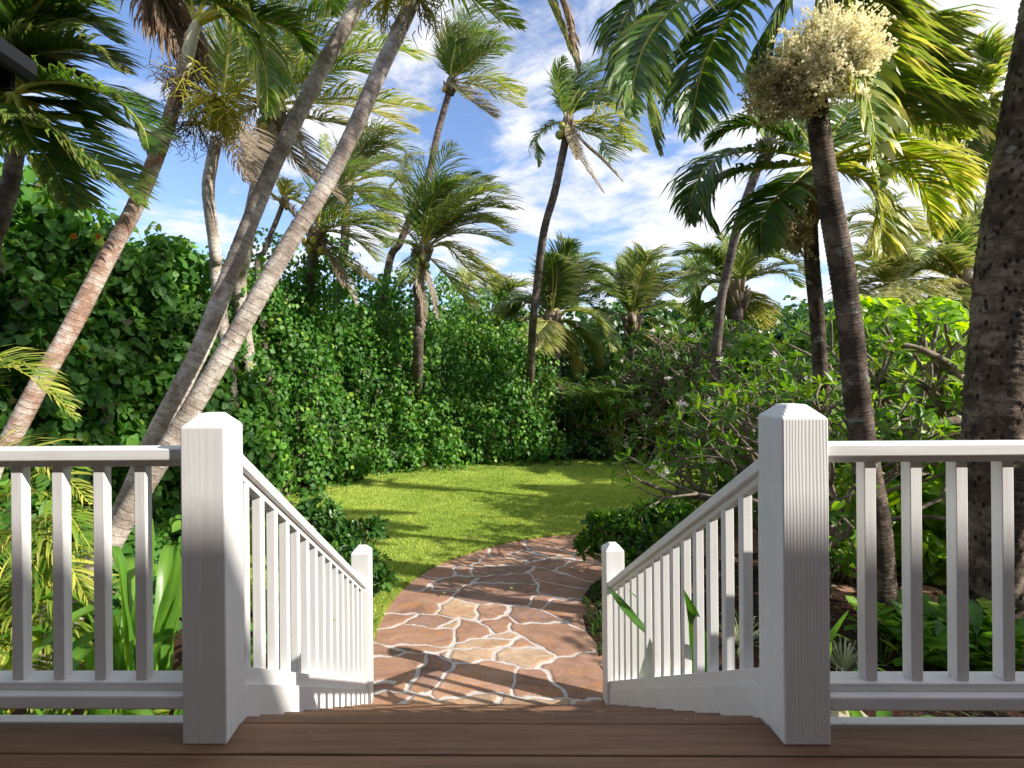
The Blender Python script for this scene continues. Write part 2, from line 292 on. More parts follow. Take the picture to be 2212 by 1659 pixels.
fn = noise(nt, 60, 4, .7, objco(nt)); col = mixrgb(nt, .5, col, ramp(nt, [(.3, (.7, .7, .7)), (.6, (1.1, 1.1, 1.1))], fn.outputs[0]).outputs[0], 'MULTIPLY')
crk = noise(nt, 3.2, 3, .5, objco(nt), 2.5); ckr = ramp(nt, [(.492, (0, 0, 0)), (.5, (1, 1, 1)), (.508, (0, 0, 0))], crk.outputs[0]); ckm = N(nt, 'ShaderNodeMath', operation='MULTIPLY'); nt.links.new(ckr.outputs[0], ckm.inputs[0]); nt.links.new(ramp(nt, [(.5, (0, 0, 0)), (.6, (.7, .7, .7))], big.outputs[0]).outputs[0], ckm.inputs[1]); col = mixrgb(nt, ckm.outputs[0], col, (.07, .04, .03))
mort = ramp(nt, [(.3, (.42, .36, .32)), (.6, (.62, .56, .52))], noise(nt, 12, 5, .7, objco(nt)).outputs[0])
nt.links.new(mixrgb(nt, jf.outputs[0], mort.outputs[0], col), b.inputs['Base Color'])
hh = N(nt, 'ShaderNodeMath', operation='MULTIPLY_ADD'); nt.links.new(big.outputs[0], hh.inputs[0]); hh.inputs[1].default_value = 1.2; nt.links.new(jf.outputs[0], hh.inputs[2]); bump(nt, hh.outputs[0], .9, .012, b); M['path'] = m
m, nt, b = mat('grey metal', (.25, .28, .3), .4); M['grey'] = m

# ---------------------------------------------------------------- carpentry
def box(name, x0, x1, y0, y1, z0, z1, material, parent=None, bev=.004, shear=0, label=None, rough=0):
    """bevelled board; shear lowers it with y (stair slope)"""
    o0 = origin(parent)
    bm = bmesh.new(); bmesh.ops.create_cube(bm, size=1)
    for v in bm.verts: v.co = Vector((x0+(v.co.x+.5)*(x1-x0), y0+(v.co.y+.5)*(y1-y0), z0+(v.co.z+.5)*(z1-z0)))
    if bev: bmesh.ops.bevel(bm, geom=bm.edges[:], offset=bev, segments=2, affect='EDGES', profile=.5)
    for v in bm.verts:
        v.co.z -= shear*(v.co.y-y0); v.co -= Vector(o0)
    me = bpy.data.meshes.new(name); bm.to_mesh(me); bm.free()
    return link(name, me, material, parent, label)
def post(name, x0, y0, w, z0, zs, material, label, group, ch=.042):
    bm = bmesh.new(); s = w/2; rings = []
    prof = [(s, 0), (s, zs-z0), (s-ch, zs-z0+ch)]
    for r, z in prof: rings.append([bm.verts.new((a*r, b_*r, z)) for a, b_ in ((-1, -1), (1, -1), (1, 1), (-1, 1))])
    for a, b_ in zip(rings, rings[1:]):
        for i in range(4): bm.faces.new((a[i], a[(i+1) % 4], b_[(i+1) % 4], b_[i]))
    bm.faces.new(rings[-1]); bm.faces.new(rings[0][::-1])
    bmesh.ops.bevel(bm, geom=[e for e in bm.edges], offset=.005, segments=2, affect='EDGES', profile=.5)
    me = bpy.data.meshes.new(name); bm.to_mesh(me); bm.free()
    o = link(name, me, material); o.location = (x0+s, y0+s, z0)
    return tag(o, label, 'post', group)
ZRT = .937
PL, PR = -.925, .972
post('newel_post', PL, 1.69, .142, 0, 1.008, M['paint_v'], 'thick white post at top of the stairs, left side, with smooth face', 'white posts of the railings')
post('newel_post', PR, 1.695, .144, 0, 1.022, M['paint_ridge'], 'thick white post at top of the stairs, right side, with ridged grain', 'white posts of the railings')
post('newel_post', -.925, 4.08, .14, GZ, -.195, M['paint_v'], 'white post at the foot of the stairs, left side beside the dark shrub', 'white posts of the railings')
post('newel_post', 1.012, 4.08, .14, GZ, -.18, M['paint_v'], 'white post at the foot of the stairs, right side beside the gravel bed', 'white posts of the railings')
def deck_rail(x0, x1, bx, label):
    r = empty('railing', ((x0+x1)/2, 1.76, .1), label, 'railing', 'white wooden railings')
    box('top_rail', x0, x1, 1.712, 1.806, ZRT-.037, ZRT, M['paint_h'], r)
    box('rail_support', x0, x1, 1.738, 1.782, ZRT-.0605, ZRT-.0375, M['paint_h'], r, .003)
    box('bottom_rail', x0, x1, 1.728, 1.80, .150, .176, M['paint_h'], r, .003)
    box('bottom_rail', x0, x1, 1.700, 1.778, .104, .1495, M['paint_h'], r, .006)
    for x in bx: box('baluster', x, x+.038, 1.741, 1.779, .1765, ZRT-.061, M['paint_v'], r, .003)
    return r
deck_rail(-3.4, PL-.001, [-1.106-.137*i for i in range(16)], 'white deck railing with square balusters, left of the stairs')
deck_rail(PR+.145, 4.2, [1.257+.1445*i for i in range(20)], 'white deck railing with square balusters, right of the stairs')
SL = .595
def stair_rail(xc, label, side):
    r = empty('railing', (xc, 3, -.4), label, 'railing', 'white wooden railings')
    ya, yb = 1.835, 4.079
    h = .038/math.cos(math.atan(SL))
    z = ZRT-.015
    box('top_rail', xc-.045, xc+.045, ya, yb, z-h, z, M['paint_s'], r, .004, SL)
    box('rail_support', xc-.02, xc+.02, ya, yb, z-h-.028, z-h-.0005, M['paint_s'], r, .003, SL)
    zb = .175
    box('bottom_rail', xc-.032, xc+.032, ya, yb, zb-.062, zb, M['paint_s'], r, .003, SL)
    n = 15
    for i in range(n):
        y = 1.955+i*.147
        zt = z-h-.0285-SL*(y-ya)-.002; z0 = zb-SL*(y-ya)-.012
        bm = bmesh.new(); bmesh.ops.create_cube(bm, size=1)
        for v in bm.verts:
            yy = y+(v.co.y+.5)*.038; up = v.co.z > 0
            v.co = Vector((xc-.019+(v.co.x+.5)*.038, yy, (z-h-.028-SL*(yy-ya)) if up else (zb+.0005-SL*(yy-ya))))
        bmesh.ops.bevel(bm, geom=[e for e in bm.edges if abs((e.verts[0].co-e.verts[1].co).z) > .3], offset=.003, segments=1, affect='EDGES')
        for v in bm.verts: v.co -= r.location
        me = bpy.data.meshes.new('baluster'); bm.to_mesh(me); bm.free(); link('baluster', me, M['paint_v'], r)
    return r
stair_rail(-.849, 'white sloping stair railing on the left, brightly sunlit', -1)
stair_rail(1.070, 'white sloping stair railing on the right, long leaves poking through it', 1)
st_ = empty('staircase', (.1, 3, GZ), 'brown wooden steps with white side boards leading down to the stone path', 'stairs')
for xa, xb in ((-.870, -.800), (1.030, 1.095)):
    box('side_board', xa, xb, 1.836, 4.078, -.30, .1125, M['paint_s'], st_, .003, SL)
for k in range(8):
    y = 2.0+.262*k; z = -.097-.1555*k
    box('tread', -.799, 1.029, y-.285, y, z-.035, z, M['deck'], st_, .005)
    box('riser', -.799, 1.029, y-.045, y-.025, z-.155, z-.0355, M['deck'], st_, .002)
dk = empty('deck', (0, 0, 0), 'brown plank deck floor in shade with white edge trim', 'deck')
y = 1.651
while y > -1.2:
    box('deck_board', -3.6, 4.4, y-.140, y-.005, -.035, 0, M['deck'], dk, .004); y -= .1445
box('deck_board', -3.6, 4.4, 1.6535, 1.797, -.035, 0, M['deck'], dk, .004)
box('deck_board', PL+.143, PR-.001, 1.8, 1.836, -.035, -.0005, M['deck'], dk, .004)
box('edge_trim', -3.6, PL+.142, 1.8, 1.842, -.20, -.001, M['paint_h'], dk, .004); box('edge_trim', PR, 4.4, 1.8, 1.842, -.20, -.001, M['paint_h'], dk, .004)
box('joist', -3.5, 4.3, -1.1, 1.79, -.22, -.06, M['deck'], dk, .01)
box('skirt', -3.55, 4.35, 1.74, 1.79, GZ-.02, -.221, M['paint_h'], dk, .01)
# ---------------------------------------------------------------- the house whose roof shades the deck
hs_ = empty('house', (6, -3, GZ), 'house behind the deck with brown wall, dark roof and gutter end showing at top left', 'house')
box('wall', -7, 17, -1.5, -1.3, GZ, 3.7, M['house'], hs_, .01)
def prism(name, x0, x1, prof, material, parent):
    n = len(prof); V = [(x, a, c) for x in (x0, x1) for a, c in prof]
    bm = bmesh.new(); vs = [bm.verts.new(Vector(v)-Vector(origin(parent))) for v in V]
    for i in range(n): bm.faces.new((vs[i], vs[(i+1) % n], vs[n+(i+1) % n], vs[n+i]))
    bm.faces.new(vs[:n][::-1]); bm.faces.new(vs[n:]); bmesh.ops.recalc_face_normals(bm, faces=bm.faces[:])
    me = bpy.data.meshes.new(name); bm.to_mesh(me); bm.free(); return link(name, me, material, parent)
SH = .705; TE = math.tan(SUN_EL)/abs(SUN.y)   # shade height on the post faces, slope of the rays seen from the side
zr = SH+TE*(1.69+2.6)
prism('roof', -7.2, 17.2, [(-1.15, 3.6), (-2.6, zr), (-4.4, 3.6), (-4.3, 3.5), (-1.2, 3.5)], M['roof'], hs_)
# left wing roof with gutter, its corner at the top left of the view
g = P(80, 138, 3.0)
X0 = g[0]; Z0 = g[2]
wr = box('wing_roof', X0-4, X0-.12, -1.29, 2.95, Z0-.03, Z0+.10, M['roof'], hs_, .01)
gt = MB(); prof = [(0, .02), (0, .095), (-.012, .095), (-.012, .012), (-.10, .012), (-.10, .10), (-.112, .10), (-.112, 0.02), (-.07, -.008), (-.03, -.008)]
V = [(X0+a, y_, Z0-.09+c) for y_ in (-1.29, 3.0) for a, c in prof]; n = len(prof)
F4 = [[i, (i+1) % n, n+(i+1) % n, n+i] for i in range(n)]
gt.add(V, [np.array(F4), np.array([[n+0, n+3, n+2]]) if 0 else np.array([[n, n+8, n+7, n+3]])]); gt.build('gutter', M['gutter'], hs_, smooth=False)
box('fascia', X0-4, X0-.115, 2.952, 2.99, Z0-.16, Z0+.08, M['roof'], hs_, .004)

# ---------------------------------------------------------------- ground
def sheet(name, pts, z, material, kind='structure', label=None, uvn=0):
    bm = bmesh.new(); vs = [bm.verts.new((float(p[0]), float(p[1]), z)) for p in pts]
    f = bm.faces.new(vs); bmesh.ops.triangulate(bm, faces=[f])
    for f in bm.faces:
        if f.normal.z < 0: f.normal_flip()
    me = bpy.data.meshes.new(name); bm.to_mesh(me); bm.free(); o = link(name, me, material); tag(o, label, None, None, kind); return o
sheet('ground', [(-900, -300), (900, -300), (900, 1500), (-900, 1500)], GZ-.03, M['soil'])
def C4(cx, cy): return G(792.7+cx*.25553, 1106+cy*.25553)[:2]
ledge = [C4(*p) for p in ((-60, 1500), (0, 1250), (20, 1150), (75, 1010), (150, 850), (200, 770), (280, 680), (360, 605), (450, 540), (540, 485), (640, 435), (760, 393), (880, 352), (1010, 310), (1160, 272), (1290, 245), (1420, 225), (1560, 207), (1700, 195), (1850, 185), (2050, 172), (2400, 165))]
redge = [C4(*p) for p in ((1975, 1600), (1962, 1300), (1945, 1120), (1860, 1020), (1825, 900), (1815, 790), (1840, 700), (1900, 620), (2000, 545), (2150, 470), (2400, 400))]
ledge[0] = np.array([-1.15, 3.9]); ledge[1] = np.array([-1.1, 4.6]); redge[0] = np.array([1.16, 3.9])
hedge_foot = [G(*p)[:2] for p in ((-420, 1400), (-250, 1340), (0, 1285), (200, 1225), (400, 1160), (600, 1092), (700, 1060), (800, 1034), (1000, 1012), (1180, 1005), (1330, 1000))]
lawn_pts = [p for p in ledge[1:]]+[np.array([7, 10.5]), np.array([7.5, 16.5])]+[p+np.array([-.1, .7]) for p in hedge_foot[::-1][:-2]]+[np.array([-4.6, 7.6]), np.array([-2.9, 6.3]), np.array([-1.9, 5.2])]
sheet('lawn', lawn_pts, GZ+.012, M['lawn'], label=None)
bed = [p for p in redge]+[np.array([9, 8.3]), np.array([9, 2.0]), np.array([1.16, 2.0])]
sheet('planting_bed', bed, GZ+.010, M['soil'])
# path: a fine grid carrying the distance to the traced joints
JO = """20,1530 150,1520 330,1520 440,1545 540,1530 590,1590 760,1575 960,1530 1100,1530 1230,1560 1400,1575 1960,1590|540,1530 640,1420 740,1290|300,1530 350,1490 520,1210|250,1660 300,1600 410,1550|-120,1235 20,1230 180,1225 350,1195 510,1190 600,1200 700,1260 740,1290 870,1275 1060,1255 1150,1270 1290,1320 1440,1320 1500,1340 1680,1560|1290,1320 1240,1400 1240,1560|1440,1320 1600,1235 1780,1205 1950,1170 2000,1150|1600,1235 1500,1150 1300,1055 1200,1010 1080,1040 960,930 920,910|1060,1255 1100,1190 1170,1140 1290,1070|740,1290 690,1220 700,1165 760,1110 900,1080 1080,1040|1500,1150 1200,1150 900,1160 720,1160 560,1200|1000,1060 1100,1080 1250,1080 1290,1060|-60,1105 40,1110 150,1125 330,1190|180,1130 400,1125 680,1145 720,1160|760,1110 730,1050 750,990 790,900|0,1030 80,1000 200,980 320,940 430,870|100,862 170,860 420,865 600,870 780,900 920,915|320,945 600,985 750,990|620,980 700,930 790,900|590,870 620,790 720,730 760,670 880,600 940,565|920,910 930,840 940,790 720,730|940,780 1100,775 1200,790 1350,800 1480,830 1580,880 1700,935 1850,1010 1950,1060|1200,790 1190,870 1260,940 1400,945 1700,935|1215,1010 1220,950|960,930 1050,905 1190,880|1350,800 1380,750 1450,690 1440,600 1370,515|1480,830 1520,770 1590,740 1800,770|1450,690 1580,720 1880,750|200,662 280,660 480,665 550,600 620,565 760,540 900,545 1100,535 1370,515 1410,460|550,600 545,660 760,670|900,600 1100,600 1440,610|1440,570 1650,620 1960,665|400,515 450,535 620,570|560,455 620,460 780,460 1000,460 1200,450 1410,455 1570,495 1750,550 2000,620|740,540 740,480 780,460|880,540 885,460 960,410|780,380 820,385 960,400 1040,370 1030,300|1040,375 1200,390 1380,425 1340,440|1200,355 1330,325 1540,390 1760,400 1570,500|1200,355 1380,425 1540,390|1330,250 1350,310 1540,390 1650,370 1740,395|1350,310 1600,300 1740,360 1760,400 1900,430 2100,440|1740,360 1900,300 2000,200|240,1440 -100,1445"""
segs = []
for ln in JO.split('|'):
    q = [C4(*map(float, a.split(','))) for a in ln.split()]
    for a, c in zip(q, q[1:]): segs.append((a, c))
segs.append((np.array([-1.2, 3.93]), np.array([1.3, 3.95])))
for x_ in (-.6, .1, .7): segs.append((np.array([x_, 3.9]), np.array([x_+.1, 4.2])))
GX = np.arange(-1.6, 7.2, .016); GY = np.arange(3.5, 9.7, .016); gx, gy = np.meshgrid(GX, GY)
keep = (gx < 1.9) | (gy > 6.2)
wx = gx+.012*np.sin(gy*23+gx*9)+.008*np.sin(gx*41-gy*13); wy = gy+.012*np.sin(gx*27+gy*7)+.008*np.sin(gx*17+gy*39)
D = np.full(gx.shape, 9.0)
for i, (a, c) in enumerate(segs):
    ab = c-a; L2 = (ab**2).sum()+1e-9
    x0, x1 = min(a[0], c[0])-.2, max(a[0], c[0])+.2; y0, y1 = min(a[1], c[1])-.2, max(a[1], c[1])+.2
    ix = slice(*np.searchsorted(GX, [x0, x1])); iy = slice(*np.searchsorted(GY, [y0, y1]))
    xx = wx[iy, ix]; yy = wy[iy, ix]
    if not xx.size: continue
    t = np.clip(((xx-a[0])*ab[0]+(yy-a[1])*ab[1])/L2, 0, 1)
    d = np.hypot(xx-a[0]-t*ab[0], yy-a[1]-t*ab[1])*100+(.35 if i % 3 else -.25); D[iy, ix] = np.minimum(D[iy, ix], d)
free = D > 1.6; lab = np.zeros(gx.shape, np.int32); cur = 0
lab[free] = np.arange(1, free.sum()+1)
for it in range(900):                                     # spread the largest number through each stone
    o_ = lab.copy()
    for sft, ax in ((1, 0), (-1, 0), (1, 1), (-1, 1)):
        r_ = np.roll(lab, sft, ax); lab = np.where(free, np.maximum(lab, r_*free), 0)
    if (o_ == lab).all(): break
for it in range(14):
    for sft, ax in ((1, 0), (-1, 0), (1, 1), (-1, 1)):
        r_ = np.roll(lab, sft, ax); lab = np.where(lab == 0, r_, lab)
cellv = (lab*0.6180339+.13*(lab % 7)) % 1.0
ny, nx = gx.shape; Z_ = GZ+.008*np.clip((D-1.4)/1.6, 0, 1)+.003*np.sin(gx*7+cellv*40)*np.sin(gy*6+cellv*25)*np.clip(D/4, 0, 1)
pm = MB(); idx = np.arange(ny*nx).reshape(ny, nx)
F4 = np.stack([idx[:-1, :-1], idx[:-1, 1:], idx[1:, 1:], idx[1:, :-1]], -1)[keep[:-1, :-1]]
pm.add(np.stack([gx, gy, Z_], -1), [F4.reshape(-1, 4)], np.stack([D.ravel(), cellv.ravel()], -1)); pth = pm.build('path', M['path']); tag(pth, None, None, None, 'structure')
# ---------------------------------------------------------------- leaf cards with real outline
T_HEART = (np.array([[0, 0, 0], [-.12, .34, .03], [.22, .54, .05], [.62, .40, .02], [1.05, 0, -.12], [.62, -.40, .02], [.22, -.54, .05], [-.12, -.34, .03], [.38, 0, -.07]]), np.array([[8, 0, 1], [8, 1, 2], [8, 2, 3], [8, 3, 4], [8, 4, 5], [8, 5, 6], [8, 6, 7], [8, 7, 0]]))
T_DIAM = (np.array([[0, 0, 0], [.4, .42, .04], [1, 0, -.08], [.4, -.42, .04]]), np.array([[0, 1, 2], [0, 2, 3]]))
T_LANCE = (np.array([[0, 0, 0], [.35, .15, .03], [.72, .14, .0], [1, 0, -.1], [.72, -.14, .0], [.35, -.15, .03], [.5, 0, -.03]]), np.array([[6, 0, 1], [6, 1, 2], [6, 2, 3], [6, 3, 4], [6, 4, 5], [6, 5, 0]]))
T_OVAL = (np.array([[0, 0, 0], [.45, .17, .03], [.8, .2, .02], [1, 0, -.03], [.8, -.2, .02], [.45, -.17, .03], [.55, 0, -.03]]), np.array([[6, 0, 1], [6, 1, 2], [6, 2, 3], [6, 3, 4], [6, 4, 5], [6, 5, 0]]))
T_PETAL = (np.array([[0, 0, 0], [.5, .3, .05], [1, .12, .1], [.6, -.25, .05]]), np.array([[0, 1, 2], [0, 2, 3]]))
def leaves(mb, pos, axis, nrm, size, tmpl, tint, dry=0):
    pos = np.asarray(pos); n = len(pos)
    if not n: return
    X = unit(axis); Y = unit(np.cross(nrm, X)); Zv = np.cross(X, Y); t, f = tmpl; m = len(t)
    size = np.broadcast_to(size, (n,))
    V = pos[:, None]+(X[:, None]*t[None, :, 0:1]+Y[:, None]*t[None, :, 1:2]+Zv[:, None]*t[None, :, 2:3])*size[:, None, None]
    Fs = (f[None]+(np.arange(n)*m)[:, None, None]).reshape(-1, 3)
    A = np.stack([np.repeat(np.broadcast_to(tint, (n,)), m), np.repeat(np.broadcast_to(dry, (n,)), m)], -1)
    mb.add(V.reshape(-1, 3), [Fs], A)
def rdir(n): return unit(RNG.normal(size=(n, 3)))
def lump(mb, c, rx, ry, rz, n, size, tmpl, tmean=.5, tsd=.2, face=None, hang=.6, upb=.5, dryp=0.0):
    d = rdir(n)
    if face is not None:
        k = d@face > -.35; d = d[k]
    n = len(d); rr = .72+.33*RNG.random(n)**.6
    pos = np.asarray(c)+d*np.array([rx, ry, rz])*rr[:, None]
    nrm = unit(d+np.array([0, 0, upb])+.55*rdir(n)); ax = unit(np.cross(nrm, rdir(n))+np.array([0, 0, -hang]))
    nrm = unit(nrm-ax*(nrm*ax).sum(1, keepdims=True))
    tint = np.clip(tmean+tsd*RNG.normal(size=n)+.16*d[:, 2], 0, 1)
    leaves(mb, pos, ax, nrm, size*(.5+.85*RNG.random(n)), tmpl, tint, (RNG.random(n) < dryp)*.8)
# ---------------------------------------------------------------- hibiscus hedge, several shrubs
foot = np.array(hedge_foot); fl = np.r_[0, np.cumsum(np.linalg.norm(np.diff(foot, axis=0), axis=1))]
def footat(s):
    p = np.array([np.interp(s, fl, foot[:, 0]), np.interp(s, fl, foot[:, 1])]); q = np.array([np.interp(s+.3, fl, foot[:, 0]), np.interp(s+.3, fl, foot[:, 1])])-p
    q = q/np.linalg.norm(q) if np.linalg.norm(q) > 0 else np.array([.97, -.02]); return p, np.array([q[1], -q[0]])
topx = [-420, -250, 0, 100, 200, 300, 400, 500, 560, 620, 700, 800, 1000, 1100, 1180, 1330]
topy = [300, 320, 350, 400, 440, 515, 525, 560, 590, 600, 665, 690, 690, 715, 775, 960]
def px_of(p, z):    # picture column of a point, only used to read the traced top outline of the hedge
    x, y = p; c, s = math.cos(-YAW), math.sin(-YAW); xr, yr = c*x-s*y, s*x+c*y
    return PX_+F_*xr/yr, yr
def topz(p):
    x, yr = px_of(p, 0); ty = np.interp(x, topx, topy)+math.tan(ROLL)*(x-PX_); return EYE+(PY_-ty)/F_*yr
def hedge_part(s0, s1, label, lsz, n_l, tm):
    p0, _ = footat((s0+s1)/2); root = empty('hibiscus_shrub', (p0[0], p0[1], GZ), label, 'shrub', 'hibiscus shrubs walling the lawn')
    mb = MB(); core = MB(); fl_ = MB()
    ss = np.arange(s0, s1, .29)
    for s in ss:
        for rep in range(1):
            h = .15+rnd(0, .2)
            while True:
                p, nn = footat(s+rnd(-.15, .15))
                back = .18+.30*h+rnd(-.26, .26)+.34*mnoise.noise(Vector((s*.9, h*.7, 2.2)))-.12*math.sin(s*2.3+h); q = p-nn*back
                H = topz(p-nn*(.3+.32*2.5))-GZ
                if h > H: break
                shoot = rnd(.45, 1.0)
                r = rnd(.18, .33)
                tmpl = T_HEART if px_of(q, 0)[1] < 11 else T_DIAM
                lump(mb, (q[0], q[1], GZ+h), r, r, shoot*.6, n_l, lsz, tmpl, tm-.12+rnd(-.16, .14), .18, np.array([nn[0], nn[1], .3]), dryp=.03)
                h += rnd(.22, .42)
    # fill behind, top layer
    for s in np.arange(s0, s1, .45):
        p, nn = footat(s); H = topz(p-nn*1.1)-GZ
        for bk in (1.4, 2.0, 2.6):
            q = p-nn*(bk+rnd(-.2, .2)); Hh = H+.10*(bk-1.1)+rnd(-.35, .25)
            lump(mb, (q[0], q[1], GZ+Hh-.3), .5, .5, .45, int(n_l*.9), lsz, T_HEART if p[1] < 10 else T_DIAM, tm, .2, None)
        n = 150; hh = RNG.random(n)*H; bk = 1.0+.3*hh+.3*RNG.random(n); pos = np.stack([p[0]-nn[0]*bk, p[1]-nn[1]*bk, GZ+hh], -1)+.2*rdir(n)
        leaves(mb, pos, rdir(n)+np.array([0, 0, -.5]), unit(np.array([nn[0], nn[1], .5])+.5*rdir(n)), lsz*1.2, T_DIAM, np.clip(.3+.15*RNG.normal(size=n), 0, 1))
    mb.build('foliage', M['hau'], root)
    # dense inner core: a lumpy solid added to block light, hidden by leaves
    V = []; nz_ = 12; sa = np.linspace(s0-.1, s1+.1, max(6, int((s1-s0)/.4)))
    for s in sa:
        p, nn = footat(s); H = max(.4, topz(p-nn*1.1)-GZ-.45)
        for k in range(nz_): hh = H*k/(nz_-1); q = p-nn*(1.35+.30*hh+.15*mnoise.noise(Vector((s*2, hh*2, 0)))); V.append((q[0], q[1], GZ+hh))
        q = p-nn*3.4; V.append((q[0], q[1], GZ+H)); V.append((q[0], q[1], GZ))
    m_ = nz_+2; na = len(sa); F = []
    for i in range(na-1):
        for k in range(m_-1): F.append([i*m_+k, (i+1)*m_+k, (i+1)*m_+k+1, i*m_+k+1])
    core.add(np.array(V), [np.array(F)], (.25, 0)); core.build('inner_core', M['hau'], root)
    # twigs
    tw = MB()
    for _ in range(int((s1-s0)*5)):
        s = rnd(s0, s1); p, nn = footat(s); q = p-nn*rnd(.7, 1.2); a = np.array([q[0], q[1], GZ]); H = topz(p-nn*1.1)-GZ
        hq = rnd(.4, .9)*H; bq = q-nn*.3*hq*.9+np.array([rnd(-.5, .5), 0]); c_ = np.array([bq[0]+nn[0]*.35, bq[1]+nn[1]*.35, GZ+hq])
        tube(tw, catmull([a, (a+c_)/2+.12*rdir(1)[0], c_], 7), np.linspace(.022, .007, 7), 5)
    tw.build('branches', M['bark'], root)
    return root
smax = fl[-2]; sx = [0, 3.0, 5.6, 8.6, 11.4, smax+.3]
hedge_part(0, sx[1], 'tall big-leaved hibiscus shrub at far left behind the leaning palm trunk', .135, 75, .48)
hedge_part(sx[1], sx[2], 'big-leaved hibiscus shrub behind the two leaning trunks, left of the white post', .130, 80, .5)
hedge_part(sx[2], sx[3], 'hibiscus shrub just right of the left white post, reaching down to the lawn corner', .120, 85, .52)
hedge_part(sx[3], sx[4], 'hibiscus shrub wall at the back of the lawn with upright shoots', .115, 80, .55)
hedge_part(sx[4], sx[5], 'hibiscus shrub at the right end of the leafy wall beside the drooping palm', .115, 80, .55)
# small hibiscus clumps at the lawn edge, and taller clumps behind
def clump(name, label, c, rx, rz, n, size, matn, tm, tmpl=T_HEART, cat='shrub', group=None, lumps=8, hang=.5, dryp=.01, core=True):
    root = empty(name, (c[0], c[1], GZ), label, cat, group); mb = MB(); br = MB()
    for i in range(lumps):
        a = rnd(0, 6.28); r = rx*rnd(.1, .8); z = rz*rnd(.15, .85)
        rr = rx*rnd(.35, .55)
        q = np.array([c[0]+r*math.cos(a), c[1]+r*math.sin(a), GZ+z*2])
        lump(mb, q, rr, rr, rr*1.1, n//lumps, size, tmpl, tm+rnd(-.12, .12), .16, None, hang=hang, dryp=dryp)
        tube(br, catmull([(c[0]+rnd(-.1, .1), c[1]+rnd(-.1, .1), GZ), ((c[0]+q[0])/2, (c[1]+q[1])/2, GZ+z*.8), q], 6), np.linspace(.02, .006, 6), 5)
    mb.build('foliage', M[matn], root); br.build('branches', M['bark'], root); return root
for (x, y, rx, rz, lb) in ((1075, 1002, .45, .35, 'small round hibiscus bush standing out at the lawn edge, middle of the hedge'), (745, 1045, .6, .5, 'low hibiscus bush at the left corner of the lawn'), (925, 1010, .35, .3, 'small leafy shoot clump at lawn edge left of the round bush'), (1165, 1000, .3, .28, 'small leafy clump at the dark right end of the hedge foot')):
    g_ = G(x, y); clump('hibiscus_bush', lb, (g_[0], g_[1]+.1), rx, rz, 700, .115, 'hau', .55, T_DIAM, group='small bushes at the lawn edge', lumps=6)
for (x, y, Y, w, h, lb) in ((870, 640, 17.5, 1.6, 1.4, 'dark hibiscus mass rising behind the hedge at the short palm'), (640, 590, 13.5, 1.3, 1.3, 'pale hibiscus top rising behind the hedge by the bent trunks'), (1060, 670, 19, 1.6, 1.2, 'dark hibiscus mass behind the right half of the hedge'), (760, 650, 16, 1.6, 1.1, 'hibiscus growth behind the hedge between two palm trunks')):
    c_ = P(x, y, Y); root = empty('hibiscus_shrub', (c_[0], c_[1], GZ), lb, 'shrub', 'hibiscus shrubs walling the lawn'); mb = MB()
    for i in range(26):
        q = c_+np.array([rnd(-w, w), rnd(-.8, .8), rnd(-h*1.2, h*.45)]); lump(mb, q, .45, .45, .5, 110, .13, T_DIAM, .38+rnd(-.1, .15), .16)
    for i in range(40):
        q = c_+np.array([rnd(-w*1.2, w*1.2), .6, rnd(-h*2.4, -.3)]); lump(mb, q, .6, .4, .5, 60, .14, T_DIAM, .3, .12)
    mb.build('foliage', M['hau'], root)
    br = MB(); tube(br, catmull([(c_[0], c_[1]+.6, GZ), (c_[0]+.2, c_[1]+.4, (GZ+c_[2])/2), c_], 8), np.linspace(.09, .03, 8), 7); br.build('trunk', M['bark'], root)
